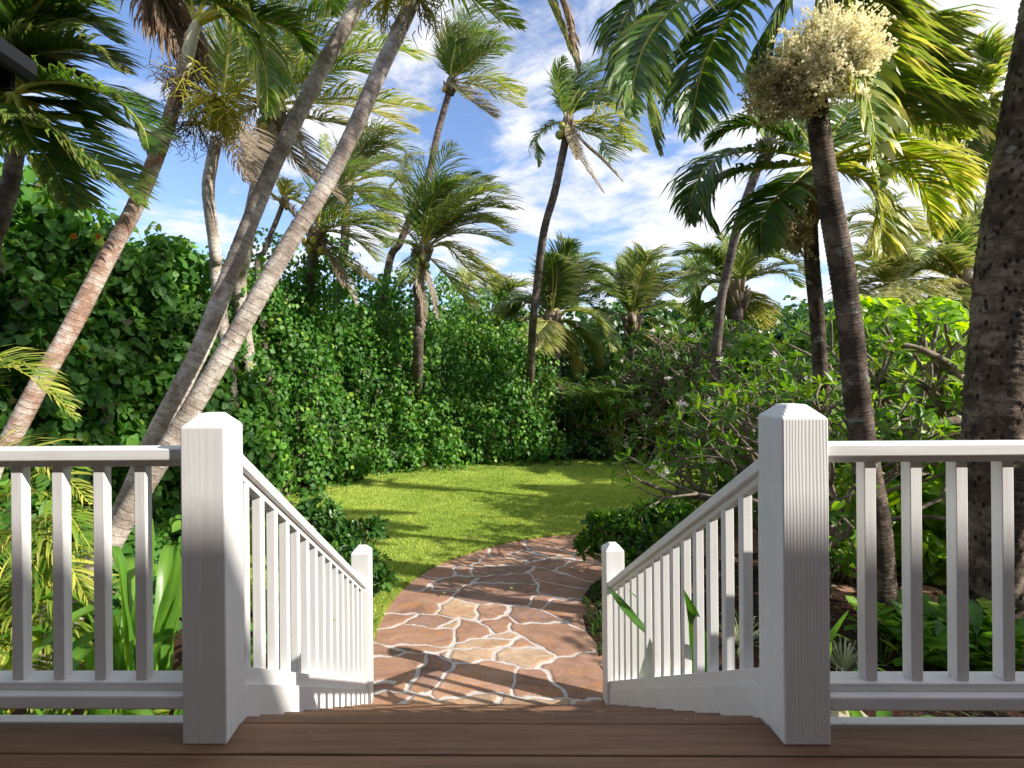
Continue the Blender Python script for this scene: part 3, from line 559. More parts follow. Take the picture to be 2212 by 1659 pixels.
# ---------------------------------------------------------------- palms
WIND = np.array([.85, .10, .02])
def frond(mb, pts, n=46, L=.55, w=.034, wind=.5, droop=.35, tint=.45, dry=.03, pet=.14, tipdry=.22, rach=.016, vee=.25, tsd=.12, ragged=.12, up=None):
    path = catmull(pts, 26); T = unit(np.gradient(path, axis=0))
    t = pet+(1-pet)*(np.arange(n)+.5)/n; k = np.arange(26)/25
    pos = np.stack([np.interp(t, k, path[:, i]) for i in range(3)], -1); tg = unit(np.stack([np.interp(t, k, T[:, i]) for i in range(3)], -1))
    upv = np.array([0, 0, 1.0]) if up is None else np.asarray(up, float)
    upv = upv+np.array([.12, -.18, 0])
    S = unit(np.cross(tg, upv)); Nn = np.cross(S, tg)
    for s in (-1, 1):
        keep_ = RNG.random(n) > ragged*.6; m = n
        u = (t-pet)/(1-pet); prof = np.clip(.45+.75*np.sin(np.pi*np.clip(u*.95+.08, 0, 1))**.8-.25*u, .2, 1.1)
        ln = L*prof*(1+ragged*RNG.normal(size=m))*np.where(keep_, 1, .35)
        ang = R(62)-R(34)*u
        d0 = unit(S*s*np.sin(ang)[:, None]+tg*np.cos(ang)[:, None]+Nn*vee+.06*RNG.normal(size=(m, 3)))
        wv_ = WIND*wind*(.88+.24*RNG.random((m, 1)))
        g = np.array([0, 0, -1.0])*droop*(.85+.3*RNG.random((m, 1)))
        d1 = unit(d0+wv_*.45+g*.7); d2 = unit(d1+wv_*.6+g*1.1)
        p0 = pos; p1 = p0+d0*(ln*.33)[:, None]; p2 = p1+d1*(ln*.36)[:, None]; p3 = p2+d2*(ln*.31)[:, None]
        def wid(d, ww): v = tg-d*(tg*d).sum(1, keepdims=True); v = unit(v+.25*RNG.normal(size=(m, 3))); return v*ww*.5
        w0, w1, w2 = wid(d0, w*.55), wid(d0, w), wid(d1, w*.8)
        V = np.stack([p0-w0, p0+w0, p1-w1, p1+w1, p2-w2, p2+w2, p3], 1).reshape(-1, 3)
        b_ = (np.arange(m)*7)[:, None]
        tt = np.clip(tint+tsd*RNG.normal(size=m), 0, 1)[:, None]*np.ones((1, 7))
        tt[:, 4:] += .12
        dr = np.clip(dry+np.where(RNG.random(m) < .12, .35, 0), 0, 1)[:, None]*np.ones((1, 7)); dr[:, 6] = np.clip(dr[:, 6]+tipdry*2, 0, 1); dr[:, 4:6] = np.clip(dr[:, 4:6]+tipdry*.5, 0, 1)
        mb.add(V, [b_+np.array([[0, 1, 3, 2]]), b_+np.array([[2, 3, 5, 4]]), b_+np.array([[4, 5, 6]])], np.stack([np.clip(tt, 0, 1).ravel(), dr.ravel()], -1))
    tube(mb, path, np.linspace(rach*1.25, rach*.22, 26), 5, (1, dry*.8 if dry > .4 else 0), caps=False)
def ppath(pts):     # traced outline points with their own distance
    return np.array([P(x, y, Y) for x, y, Y in pts])
def trunk(root, pts, r0, r1, m_, name='trunk', seg=14, flare=0, wobble=.03, dens=22, ring=.085, ringamp=.02):
    c = catmull(pts, 60); Ln = np.linalg.norm(np.diff(c, axis=0), axis=1).sum(); n = max(12, int(Ln*dens)); c = catmull(c, n)
    s = np.linspace(0, Ln, n); r = r0+(r1-r0)*(s/Ln)**.8+flare*np.exp(-s/.35)
    ph = (s/ring) % 1; r = r*(1+ringamp*(ph-.5)*2)*(1+.02*np.sin(s*2.1)+.015*np.sin(s*5.3+1))
    mb = MB(); tube(mb, c, r, seg, along=True, wob=wobble); return mb.build(name, m_, root)
def blob(mb, c, r, A=(.5, 0), sc=(1, 1, 1), seg=8, ax=None):
    th = np.linspace(0, np.pi, seg//2+2); ph = np.linspace(0, 2*np.pi, seg, endpoint=False)
    V = np.array([[math.sin(a)*math.cos(b_)*sc[0], math.sin(a)*math.sin(b_)*sc[1], math.cos(a)*sc[2]] for a in th for b_ in ph])*r+np.asarray(c)
    k = len(th); i = np.arange(k-1)[:, None]; j = np.arange(seg)[None]; F = np.stack([i*seg+j, (i+1)*seg+j, (i+1)*seg+(j+1) % seg, i*seg+(j+1) % seg], -1).reshape(-1, 4)
    mb.add(V, [F], A)
def palm(label, base, tr, r0, r1, tm, crown, Yc, fronds, kind='coco', name='coconut_palm', cat='palm tree', group='coconut palms tossed by the wind', fl=.9, n=44, w=.03, nuts=0, dead=0, tint=.42, jit=.5, wind=.6, droop=.35, extra=0, exr=1.6, flare=.06, rach=.024, tsd=.12, boot=True, trn='trunk', frY=None, ring=.12, twin=True):
    """tr = trunk points (x, y, distance) from the ground up; fronds = list of dicts / tuples of outline points"""
    root = empty(name, base, label, cat, group)
    pts = [np.array(base)]+[P(*p) for p in tr]
    trunk(root, pts, r0, r1, M[tm], flare=flare, ring=ring)
    c0 = P(crown[0], crown[1], Yc)
    for f in fronds:
        o = dict(f[1]) if len(f) > 1 and isinstance(f[1], dict) else {}; q = f[0]; dy = o.pop('dy', rnd(-jit, jit)); m = len(q)
        p = [c0]+[P(a, b_, Yc+dy*(i+1)/m) for i, (a, b_) in enumerate(q)]
        kw = dict(n=n, L=fl, w=w, wind=wind, droop=droop, tint=tint+rnd(-.1, .12), rach=rach, tsd=tsd); kw.update(o)
        mb = MB(); frond(mb, p, **kw); mb.build('frond', M[kind], root)
        if twin and kw.get('dry', 0) < .6 and rnd(0, 1) < .55:
            dx, dz = rnd(-.06, .06)*Yc/12, rnd(-.05, .09)*Yc/12; p2 = [p[0]]+[a+np.array([dx*(i+1)*2.2, rnd(-.3, .3)*(i+1), dz*(i+1)*2.2]) for i, a in enumerate(p[1:])]
            k2 = dict(kw); k2['tint'] = kw['tint']+rnd(-.15, .1); k2['dry'] = rnd(.05, .35); mb = MB(); frond(mb, p2, **k2); mb.build('frond', M[kind], root)
    for i in range(extra):
        a = rnd(0, 6.28); e = rnd(-.2, 1.2); d = np.array([math.cos(a)*math.cos(e), math.sin(a)*math.cos(e), math.sin(e)]); L_ = exr*rnd(.8, 1.1)
        p1 = c0+d*L_*.5+np.array([.1, 0, .08])*L_; p2 = c0+unit(d+np.array([.75, 0, -.35]))*L_*.98
        mb = MB(); frond(mb, [c0, p1, p2], n=n, L=fl*.9, w=w, wind=wind, droop=droop, tint=tint+rnd(-.12, .12), rach=rach); mb.build('frond', M[kind], root)
    if boot:
        mb = MB(); R0 = r1*1.5
        for i in range(16):
            a = rnd(0, 6.28); b0 = c0+np.array([math.cos(a)*R0*.6, math.sin(a)*R0*.6, -R0*rnd(.5, 3.0)]); tube(mb, [b0, b0+np.array([math.cos(a)*R0*.9, math.sin(a)*R0*.9, R0*1.6])], [R0*.42, R0*.12], 5, (.4, .95))
        blob(mb, c0-np.array([0, 0, R0*.6]), R0*1.0, (.4, 1), (1, 1, 1.8)); mb.build('crown_base', M['coco'], root)
    for i in range(nuts):
        mb = MB(); a = rnd(0, 6.28); blob(mb, c0+np.array([math.cos(a)*r1*2.3, -abs(math.sin(a))*r1*2.0, -r1*rnd(1.6, 4.2)]), .085, (rnd(0, 1), 0), (1, 1, 1.2)); mb.build('coconut', M['nut'], root)
    return root, c0
D = lambda *q: q   # readability
def gb(x, y): g_ = G(x, y); return (g_[0], g_[1], GZ)
# --- tall coconut, middle of the sky (H)
c_ = P(815, 660, 16.5)
palm('tall thin coconut palm in the middle of the sky, crown swept to the right', (c_[0]-.3, c_[1], GZ), [(835, 600, 16.4), (866, 520, 16.2), (905, 425, 16), (928, 370, 16), (945, 290, 16), (972, 192, 16)],   .145, .095, 'trunk_far', (973, 176), 16,
     [([(985, 120), (1012, 35), (1040, 25)],), ([(1000, 125), (1040, 60), (1075, 50)],), ([(990, 100), (1010, 50)],), ([(1005, 135), (1060, 90), (1090, 82)],), ([(1000, 145), (1050, 115), (1085, 118)],), ([(985, 110), (1030, 70), (1060, 75)],), ([(1005, 140), (1045, 100)],), ([(975, 140), (985, 90)],),
      ([(1040, 165), (1090, 185), (1128, 208)], {'tint': .65}), ([(1040, 185), (1085, 210), (1130, 232)], {'tint': .7}), ([(1000, 200), (1035, 228), (1068, 252)], {'tint': .5, 'dry': .7}), ([(990, 195), (1010, 215)], {'dry': .6, 'L': .5})], fl=.85, n=50, w=.032, nuts=2, jit=1.2, tint=.35, wind=.8)
# --- tall coconut right of it (J)
c_ = G(1148, 985)
palm('tall coconut palm right of centre with hanging brown fronds and coconuts', (c_[0], c_[1]+1.2, GZ), [(1150, 720, 14.5), (1160, 620, 14), (1175, 500, 13.5), (1197, 420, 13.2), (1212, 350, 13), (1225, 285, 13)], .13, .09, 'trunk_far', (1225, 262), 13,
     [([(1210, 215), (1205, 165), (1218, 125)], {'L': .45}), ([(1228, 200), (1245, 160)],), ([(1240, 210), (1275, 165), (1310, 150)],), ([(1245, 215), (1300, 180), (1335, 185)],), ([(1250, 225), (1300, 205), (1350, 215)],), ([(1250, 235), (1310, 225), (1345, 245)],), ([(1235, 190), (1260, 150), (1290, 130)],), ([(1250, 230), (1290, 215), (1320, 230)],),
      ([(1290, 265), (1345, 290), (1390, 328)], {'tint': .7}), ([(1275, 275), (1320, 300), (1360, 322)], {'tint': .6}), ([(1262, 310), (1300, 345), (1345, 392)], {'dry': .85, 'L': .35, 'droop': .7}), ([(1240, 315), (1265, 360), (1305, 418)], {'dry': .85, 'L': .3, 'droop': .7}),
      ([(1190, 270), (1160, 300), (1162, 360)], {'L': .4, 'tint': .2}), ([(1235, 300), (1245, 345)], {'dry': .9, 'L': .3})], fl=.8, n=50, w=.032, nuts=6, jit=1.0, tint=.32, wind=.7)
# --- short coconut above the hedge (I)
c_ = G(905, 1005)
palm('short coconut palm in the hedge, full crown blown right above a shaggy dead skirt', (c_[0]-.2, c_[1]+1.6, GZ), [(903, 760, 14), (907, 700, 14), (905, 640, 14), (912, 560, 14)], .15, .13, 'trunk_far', (912, 540), 14,
     [([(935, 460), (990, 395), (1030, 375)],), ([(940, 470), (1010, 400), (1065, 385)],), ([(945, 480), (1020, 420), (1085, 405)], {'tint': .6}), ([(950, 490), (1030, 450), (1095, 450)],), ([(945, 500), (1020, 475), (1092, 492)], {'tint': .55}), ([(930, 440), (965, 395), (1000, 385)],), ([(920, 450), (930, 410), (965, 395)], {'tint': .25}), ([(925, 460), (950, 420), (985, 400)],), ([(940, 480), (985, 435), (1035, 420)],), ([(950, 500), (1000, 470), (1060, 475)],),
      ([(980, 505), (1050, 510), (1100, 530)], {'tint': .7}), ([(970, 530), (1030, 570), (1080, 602)], {'tint': .7}), ([(950, 580), (985, 620), (1014, 662)], {'tint': .6, 'dry': .25}), ([(895, 490), (845, 430), (852, 395), (880, 383)], {'L': .4, 'tint': .6}), ([(880, 525), (850, 522), (832, 535)], {'L': .45, 'tint': .2}), ([(880, 500), (830, 470), (800, 455)], {'dry': .8, 'L': .4}), ([(890, 560), (880, 590), (862, 615)], {'L': .4}),
      ([(905, 600), (912, 650), (915, 715)], {'dry': 1, 'L': .25, 'droop': 1.2}), ([(920, 590), (935, 640), (945, 690)], {'dry': .9, 'L': .25, 'droop': 1.2}), ([(895, 600), (895, 660)], {'dry': 1, 'L': .3, 'droop': 1.2})], fl=.95, n=54, w=.034, nuts=4, jit=1.3, tint=.38, wind=.75)
# --- left-centre pair (G)
c_ = G(650, 1060)
palm('bushy windswept coconut palm with low crown, left of the tall middle palm', (c_[0], c_[1]+2.2, GZ), [(665, 690, 13.5), (672, 600, 13), (678, 520, 12.6)], .15, .12, 'trunk_far', (683, 505), 12.5,
     [([(700, 440), (760, 385), (820, 380)],), ([(710, 450), (780, 410), (850, 425)],), ([(715, 470), (790, 440), (865, 460)],), ([(720, 490), (780, 480), (840, 500)],), ([(700, 430), (735, 370), (790, 350)],), ([(720, 500), (770, 520), (810, 560)], {'dry': .3}), ([(700, 540), (740, 600), (770, 660)], {'dry': .8, 'L': .4}), ([(690, 440), (700, 390), (740, 360)],), ([(660, 470), (640, 500), (625, 550)], {'dry': .7, 'L': .4}), ([(715, 530), (750, 570), (790, 600)], {'dry': .6}), ([(650, 480), (610, 440), (590, 430)], {'dry': .8, 'L': .4}), ([(720, 470), (800, 470), (850, 480)], {'tint': .6}), ([(700, 530), (720, 570), (740, 620)], {'dry': 1, 'L': .35})], fl=.85, n=48, w=.032, nuts=5, jit=1, tint=.42, wind=.7)
c_ = P(735, 700, 15)
palm('windswept coconut palm behind, higher crown with tip reaching up beside the dark trunk', (c_[0], c_[1], GZ), [(735, 640, 15), (745, 520, 15), (748, 410, 15)], .15, .12, 'trunk_far', (750, 400), 15,
     [([(775, 340), (810, 300), (850, 285)],), ([(780, 355), (830, 320), (870, 325)],), ([(785, 370), (840, 345), (885, 365)],), ([(790, 385), (840, 380), (880, 400)],), ([(770, 330), (800, 285), (835, 275)],), ([(760, 340), (775, 305), (790, 290)],), ([(730, 365), (700, 330), (690, 300)], {'L': .3}), ([(785, 410), (830, 420), (870, 450)], {'tint': .6}), ([(780, 420), (820, 450), (860, 500)], {'dry': .5}), ([(740, 430), (700, 470), (680, 520)], {'dry': .7})], fl=.8, n=44, w=.034, jit=1, tint=.45, wind=.8)
# --- coconut left, big crown (D)
c_ = G(510, 1120)
palm('large coconut palm behind the leaning trunks at left, fronds streaming right', (c_[0], c_[1]+1.6, GZ), [(520, 660, 11), (527, 553, 10.5), (550, 433, 10.2), (573, 330, 10), (592, 260, 10)], .17, .13, 'trunk_tan', (597, 225), 10,
     [([(605, 150), (640, 60), (700, 0)],), ([(610, 140), (670, 50), (750, 5)],), ([(620, 150), (700, 80), (790, 60)],), ([(630, 170), (720, 115), (830, 110)], {'tint': .5}), ([(640, 180), (750, 120), (850, 105), (905, 130)], {'tint': .55}), ([(600, 140), (600, 60), (640, -20)],), ([(590, 150), (570, 70), (590, 0)],), ([(680, 215), (790, 215), (925, 238)], {'tint': .75}), ([(680, 222), (790, 235), (895, 284)], {'tint': .8, 'dry': .2}), ([(650, 190), (730, 150), (800, 160)],),
      ([(640, 290), (680, 370), (740, 440)], {'dry': .9, 'L': .5}), ([(620, 290), (640, 350), (690, 400)], {'dry': .9, 'L': .5}), ([(570, 280), (545, 330), (540, 390)], {'dry': .9, 'L': .4}), ([(550, 170), (500, 130), (480, 90)], {'dry': .5}), ([(560, 230), (520, 250), (500, 300)], {'dry': .8}), ([(640, 250), (700, 260), (780, 280)], {'dry': .5})], fl=.9, n=54, w=.036, nuts=4, jit=1.2, tint=.42, wind=.7, dead=0, twin=False)
c_ = G(470, 1130)
pr, pc0 = palm('slim palm trunk between the leaning trunks with tan ringed bark, yellow twigs below the crown', (c_[0], c_[1]+1.2, GZ), [(470, 620, 10), (466, 553, 9.8), (450, 420, 9.4), (458, 350, 9.2), (468, 300, 9)], .13, .1, 'trunk_tan', (478, 230), 9,
     [([(440, 160), (420, 90), (400, 20)], {'dry': .5}), ([(490, 140), (500, 60)], {'dry': .2}), ([(520, 180), (560, 120), (600, 100)],), ([(500, 150), (530, 80), (570, 40)], {'dry': .3}), ([(430, 200), (390, 180), (360, 190)], {'dry': .8}), ([(510, 260), (540, 310), (545, 380)], {'dry': 1}), ([(500, 270), (515, 330), (530, 390)], {'dry': 1})], fl=.6, n=36, w=.03, jit=.8, tint=.5)
# --- small thin palm (F)
c_ = G(555, 1110)
palm('very thin young palm with a tiny crown between two bigger trunks', (c_[0], c_[1]+1.4, GZ), [(557, 610, 12), (572, 540, 12), (600, 470, 12), (613, 435, 12)], .07, .055, 'trunk_far', (614, 430), 12,
     [([(605, 415), (600, 395)],), ([(625, 415), (640, 405)],), ([(630, 430), (650, 440)],), ([(600, 430), (585, 420)],), ([(618, 410), (622, 390)],)], fl=.3, n=18, w=.03, jit=.3, tint=.7)
# --- palms right of centre (K)
def cg(x, Y): q = P(x, 900, Y); return (q[0], q[1], GZ)
palm('coconut palm leaning over the right end of the hedge, one yellow frond hanging straight down', cg(1205, 17), [(1200, 800, 17), (1192, 700, 17)], .2, .17, 'trunk_far', (1190, 686), 17,
     [([(1200, 610), (1225, 555), (1240, 525)],), ([(1210, 610), (1250, 560), (1290, 548)],), ([(1215, 620), (1265, 580), (1320, 585)],), ([(1215, 635), (1270, 605), (1330, 620)],), ([(1230, 650), (1290, 625), (1350, 652)],), ([(1240, 670), (1290, 690), (1322, 755)], {'tint': .6}), ([(1210, 720), (1228, 760), (1238, 808)], {'tint': .95}), ([(1230, 700), (1265, 740), (1285, 790)], {'tint': .5}), ([(1165, 650), (1130, 650), (1105, 680)], {'tint': .4}), ([(1160, 690), (1120, 690)], {'tint': .8, 'L': .5}), ([(1180, 720), (1165, 760)], {'tint': .7}), ([(1195, 600), (1190, 550)],), ([(1220, 640), (1260, 590), (1300, 600)],), ([(1175, 640), (1160, 590)],), ([(1220, 660), (1260, 650), (1300, 680)],)], fl=.85, n=70, w=.05, nuts=4, jit=1.6, tint=.28, wind=.25, rach=.035)
palm('coconut palm with upright fan of fronds right of the leaning trunk', cg(1368, 19), [(1366, 800, 19), (1364, 700, 19)], .2, .17, 'trunk_far', (1364, 690), 19,
     [([(1355, 620), (1350, 575), (1345, 560)],), ([(1375, 620), (1395, 570), (1430, 552)],), ([(1385, 625), (1420, 580), (1455, 575)],), ([(1345, 630), (1320, 590), (1290, 590)],), ([(1340, 640), (1310, 620), (1285, 640)],), ([(1390, 650), (1440, 620), (1485, 630)],), ([(1395, 670), (1450, 660), (1490, 695)],), ([(1375, 720), (1385, 745), (1388, 770)], {'tint': .9}), ([(1330, 680), (1300, 700), (1285, 740)],), ([(1370, 610), (1378, 560), (1390, 545)],), ([(1400, 690), (1430, 720), (1440, 760)],), ([(1350, 620), (1332, 570)],), ([(1385, 640), (1410, 600), (1450, 600)],)], fl=.85, n=70, w=.05, jit=1.6, tint=.38, wind=.22, rach=.035)
palm('coconut palm behind the slanting dark trunk, fronds arching both ways', cg(1595, 16), [(1593, 800, 16), (1592, 640, 16)], .19, .16, 'trunk_far', (1592, 622), 16,
     [([(1540, 590), (1500, 610), (1475, 640)],), ([(1555, 570), (1530, 545), (1500, 548)],), ([(1580, 565), (1570, 530), (1550, 515)],), ([(1605, 565), (1630, 535), (1660, 530)],), ([(1620, 580), (1660, 555), (1700, 565)], {'tint': .6}), ([(1630, 595), (1690, 590), (1730, 620)], {'tint': .6}), ([(1620, 640), (1640, 670), (1650, 710)], {'tint': .8}), ([(1560, 650), (1520, 670), (1497, 705)],), ([(1570, 660), (1560, 700)],), ([(1590, 560), (1600, 520), (1610, 505)],), ([(1540, 610), (1510, 640), (1500, 670)],)], fl=.75, n=66, w=.045, jit=1.4, tint=.45, wind=.2, rach=.03)
palm('coconut palm right of the dark curved trunk with long arching pale fronds', cg(1930, 14), [(1928, 800, 14), (1927, 640, 14)], .19, .16, 'trunk_far', (1927, 622), 14,
     [([(1915, 575), (1895, 550), (1870, 545)],), ([(1940, 570), (1960, 540), (1990, 530)], {'tint': .7}), ([(1960, 590), (2010, 575), (2066, 604)], {'tint': .75}), ([(1890, 590), (1870, 580), (1850, 600)], {'tint': .7}), ([(1895, 620), (1870, 640), (1860, 670)],), ([(1950, 580), (1985, 560), (2025, 570)],), ([(1930, 560), (1930, 530), (1940, 510)],), ([(1900, 570), (1880, 545), (1855, 555)],), ([(1950, 640), (1975, 665), (1990, 700)],), ([(1960, 620), (2000, 630), (2030, 670)],)], fl=.66, n=64, w=.042, jit=1.2, tint=.62, wind=.15, rach=.03)
palm('coconut palm beside the thick rough trunk with a long yellow-edged frond', cg(2090, 11.5), [(2088, 800, 11.5), (2086, 620, 11.5)], .18, .15, 'trunk_far', (2085, 603), 11.5,
     [([(2000, 610), (1940, 640), (1875, 688)], {'tint': .85, 'dy': -1}), ([(2060, 530), (2045, 500), (2035, 480)], {'tint': .5}), ([(2090, 520), (2100, 480), (2115, 455)], {'tint': .55}), ([(2110, 540), (2140, 500), (2170, 490)],), ([(2050, 560), (2010, 540), (1985, 560)],), ([(2120, 580), (2160, 570), (2190, 600)],), ([(2060, 640), (2040, 680), (2030, 710)], {'tint': .7}), ([(2040, 590), (2000, 580), (1960, 600)], {'tint': .7})], fl=.62, n=70, w=.04, jit=1.0, tint=.52, wind=.15, rach=.028)
palm('small palm with a slender trunk against the bright cloud, right of the curved trunk', cg(1918, 15), [(1914, 560, 15), (1905, 500, 15)], .1, .07, 'trunk_far', (1903, 484), 15,
     [([(1880, 460), (1850, 462), (1835, 475)],), ([(1925, 460), (1960, 455), (1990, 480)],), ([(1895, 450), (1880, 425), (1865, 415)],), ([(1915, 450), (1935, 425)],), ([(1880, 490), (1855, 510)],), ([(1930, 490), (1960, 520)], {'tint': .8}), ([(1900, 510), (1895, 540)], {'dry': .7}), ([(1930, 475), (1975, 490), (2000, 520)], {'tint': .7})], fl=.55, n=34, w=.035, jit=.8, tint=.6, wind=.3)
palm('distant palm top just above the trees, left of the slanting trunk', cg(1500, 24), [(1500, 700, 24), (1500, 620, 24)], .15, .13, 'trunk_far', (1500, 612), 24,
     [([(1480, 585), (1462, 590)],), ([(1520, 585), (1540, 590)],), ([(1495, 575), (1490, 560)],), ([(1510, 575), (1520, 560)],), ([(1475, 605), (1455, 620)],), ([(1525, 610), (1545, 625)],)], fl=1.0, n=30, w=.05, jit=1, tint=.4, wind=.4)
palm('distant palm above the hedge beside the short coconut palm', cg(1075, 23), [(1075, 720, 23), (1078, 670, 23)], .15, .13, 'trunk_far', (1080, 660), 23,
     [([(1060, 630), (1040, 625)],), ([(1095, 625), (1125, 620)],), ([(1110, 640), (1145, 650)],), ([(1080, 625), (1085, 605)],), ([(1055, 650), (1035, 665)],), ([(1105, 655), (1130, 680)],), ([(1070, 620), (1065, 600)],)], fl=1.0, n=30, w=.05, jit=1, tint=.5, wind=.5)
palm('far small palm seen through the gap under the short coconut palm', cg(1003, 30), [(1003, 700, 30), (1005, 625, 30)], .12, .1, 'trunk_far', (1006, 618), 30,
     [([(1000, 600), (990, 598)],), ([(1015, 598), (1030, 605)],), ([(1008, 598), (1008, 590)],), ([(1015, 615), (1028, 628)],), ([(995, 612), (985, 622)],)], fl=1.0, n=24, w=.05, jit=1, tint=.75, wind=.6)
# --- slanting dark trunk (S)
palm('coconut palm with thin dark slanting trunk, crown hidden among the big palm fronds', cg(1530, 13), [(1553, 690, 12.6), (1573, 580, 12.4), (1590, 500, 12.2), (1612, 430, 12), (1645, 340, 12)], .12, .09, 'trunk_far', (1655, 310), 12,
     [([(1690, 280), (1740, 270), (1790, 300)],), ([(1680, 260), (1720, 220)],), ([(1700, 310), (1740, 340), (1770, 390)],), ([(1640, 270), (1640, 220)],)], fl=.7, n=36, w=.035, jit=.8, tint=.35)

# ================= leaning palms at left
Y0 = 4.75
def leaner(label, base, tr, r0, r1, tm, ring=.07):
    root = empty('palm_tree', base, label, 'palm tree', 'leaning ringed palms at left'); t_ = trunk(root, [np.array(base)]+[P(*p) for p in tr], r0, r1, M[tm], seg=20, flare=.05, ring=ring, dens=60, ringamp=.018, wobble=.012); return root
def inflo(mb, c, R_, n, tint, dry, r=.006, down=.6, seg=3):
    for i in range(n):
        d = unit(RNG.normal(size=3)*np.array([1, 1, .8])+np.array([0.1, -.1, -down])); p1 = np.asarray(c)+d*R_*.55+.1*R_*RNG.normal(size=3); 
        tube(mb, catmull([c, p1, p1+unit(d+np.array([0, 0, -.6])+.5*RNG.normal(size=3))*R_*rnd(.2, .5)], 6), np.linspace(r*1.6, r*.6, 6), 4, (rnd(*tint), dry), caps=False)
        for k in range(seg):
            q = p1+.05*RNG.normal(size=3); tube(mb, catmull([q, q+unit(d+.8*RNG.normal(size=3))*R_*rnd(.15, .35), q+unit(d+np.array([0, 0, -.8])+.6*RNG.normal(size=3))*R_*rnd(.3, .55)], 5), np.linspace(r, r*.5, 5), 4, (rnd(*tint), dry), caps=False)
bA = P(-95, 1150, 4.9); bA = (bA[0]-.25, bA[1], GZ)
A_ = leaner('leaning palm at far left with orange-stained trunk and pale yellow crownshaft', bA, [(-20, 1020, 4.9), (22, 950, 4.9), (85, 830, 4.9), (150, 715, 4.95), (225, 570, 5.0), (290, 450, 5.05), (345, 320, 5.1), (385, 200, 5.1), (398, 160, 5.1)], .100, .066, 'trunk_rust')
mb = MB(); cs = catmull([P(394, 168, 5.1), P(405, 120, 5.1), P(418, 70, 5.1), P(426, 48, 5.1)], 14); tube(mb, cs, [.068, .072, .072, .07, .066, .062, .06, .058, .056, .055, .054, .05, .045, .035], 14, (.5, 0)); mb.build('crownshaft', M['shaft'], A_)
cA = P(424, 55, 5.1)
def fr(root, c, q, Yc, mat_='broad', **kw):
    dy = kw.pop('dy', 0); m_ = len(q); p = [c]+[P(a, b_, Yc+dy*(i+1)/m_) for i, (a, b_) in enumerate(q)]
    mb = MB(); frond(mb, p, **kw); return mb.build('frond', M[mat_], root)
for q, kw in (([(470, 25), (530, 70), (572, 150), (578, 245)], dict(tint=.6, L=.42, droop=.9, dy=-.3)), ([(480, 10), (545, 40), (580, 110), (600, 190)], dict(tint=.62, L=.42, droop=.8)), ([(415, 10), (405, -60), (430, -160)], dict(tint=.5)), ([(440, 5), (480, -60), (560, -120)], dict(tint=.5)), ([(455, 20), (520, -20), (600, -40), (680, -20)], dict(tint=.55)), ([(400, 0), (350, -80), (250, -90)], dict(tint=.4)), ([(480, 35), (540, 40), (620, 60), (660, 110)], dict(tint=.45, dy=.6))):
    fr(A_, cA, q, 5.1, n=64, w=.034, wind=.3, pet=.2, rach=.02, **kw)
for q in ([(350, -20), (365, 60), (400, 150)], [(345, -40), (380, 70), (418, 170)], [(330, -30), (350, 50), (385, 120)]):   # brown dead fronds
    fr(A_, P(330, -90, 5.0), q, 5.2, n=80, w=.028, L=.5, droop=.9, wind=.45, dry=1, tint=.4, pet=.05, rach=.02)
mb = MB(); inflo(mb, P(395, 185, 5.0), .30, 34, (.2, .6), 1, .005, .1); mb.build('dead_flower_stalk', M['yellowtwig'], A_)
mb = MB(); inflo(mb, P(425, 262, 5.2), .34, 34, (.1, .4), 1, .004, .6); mb.build('dead_flower_stalk', M['yellowtwig'], A_)
mb = MB(); inflo(mb, P(468, 215, 5.0), .38, 80, (.3, 1), 0, .0052, .55); tube(mb, catmull([P(405, 165, 5.1), P(445, 175, 5.05), P(468, 215, 5.0), P(470, 270, 5.0)], 12), .014, 6, (.9, 0)); mb.build('flower_stalk', M['yellowtwig'], A_)
bB = gb(40, 1425)
B_ = leaner('left one of two crossing palm trunks leaning right behind the railing', bB, [(120, 1320, 4.75), (200, 1210, 4.85), (262, 1110, 4.95), (335, 945, 5.1), (432, 755, 5.25), (478, 640, 5.35), (540, 480, 5.5), (590, 360, 5.6), (650, 235, 5.7), (715, 110, 5.8), (785, -10, 5.9), (850, -130, 6)], .102, .076, 'trunk_tan', .085)
bC = gb(95, 1420)
C_ = leaner('right one of two crossing palm trunks leaning right, darker toward the top', bC, [(160, 1320, 4.6), (225, 1200, 4.65), (300, 1070, 4.7), (398, 910, 4.75), (470, 790, 4.8), (550, 655, 4.85), (625, 525, 4.9), (700, 405, 4.95), (760, 290, 5.0), (815, 165, 5.05), (865, 60, 5.1), (900, -20, 5.15), (930, -120, 5.2)], .102, .068, 'trunk_tan', .08)
for root, c, Yc in ((B_, P(855, -150, 6), 6), (C_, P(935, -140, 5.2), 5.2)):
    for i in range(6):
        a = 1.2+i*.8+rnd(-.2, .2); e = rnd(0, .8); d = np.array([math.cos(a)*math.cos(e), math.sin(a)*math.cos(e), math.sin(e)]); p1 = c+d*.8; p2 = c+unit(d+np.array([.7, .1, -.3]))*1.5
        mb = MB(); frond(mb, [c, p1, p2], n=40, L=.5, w=.04, wind=.4, tint=.45); mb.build('frond', M['broad'], root)
fr(C_, P(1080, -180, 5.0), [(1140, -110), (1185, 0), (1220, 80), (1248, 150)], 5.0, n=90, w=.03, L=.36, droop=1.0, wind=.1, tint=.6, dry=.2, tsd=.3, tipdry=.5, pet=.02)
fr(C_, P(1120, -190, 5.0), [(1175, -90), (1215, 10), (1235, 90), (1250, 160)], 5.1, n=90, w=.028, L=.30, droop=1.1, wind=.15, tint=.4, dry=.95, pet=.02)
fr(C_, P(970, -120, 5.0), [(1020, -70), (1062, -10), (1080, 60)], 5.0, n=16, w=.02, L=.12, droop=.6, wind=.4, tint=.4, dry=1, pet=.02, rach=.008)
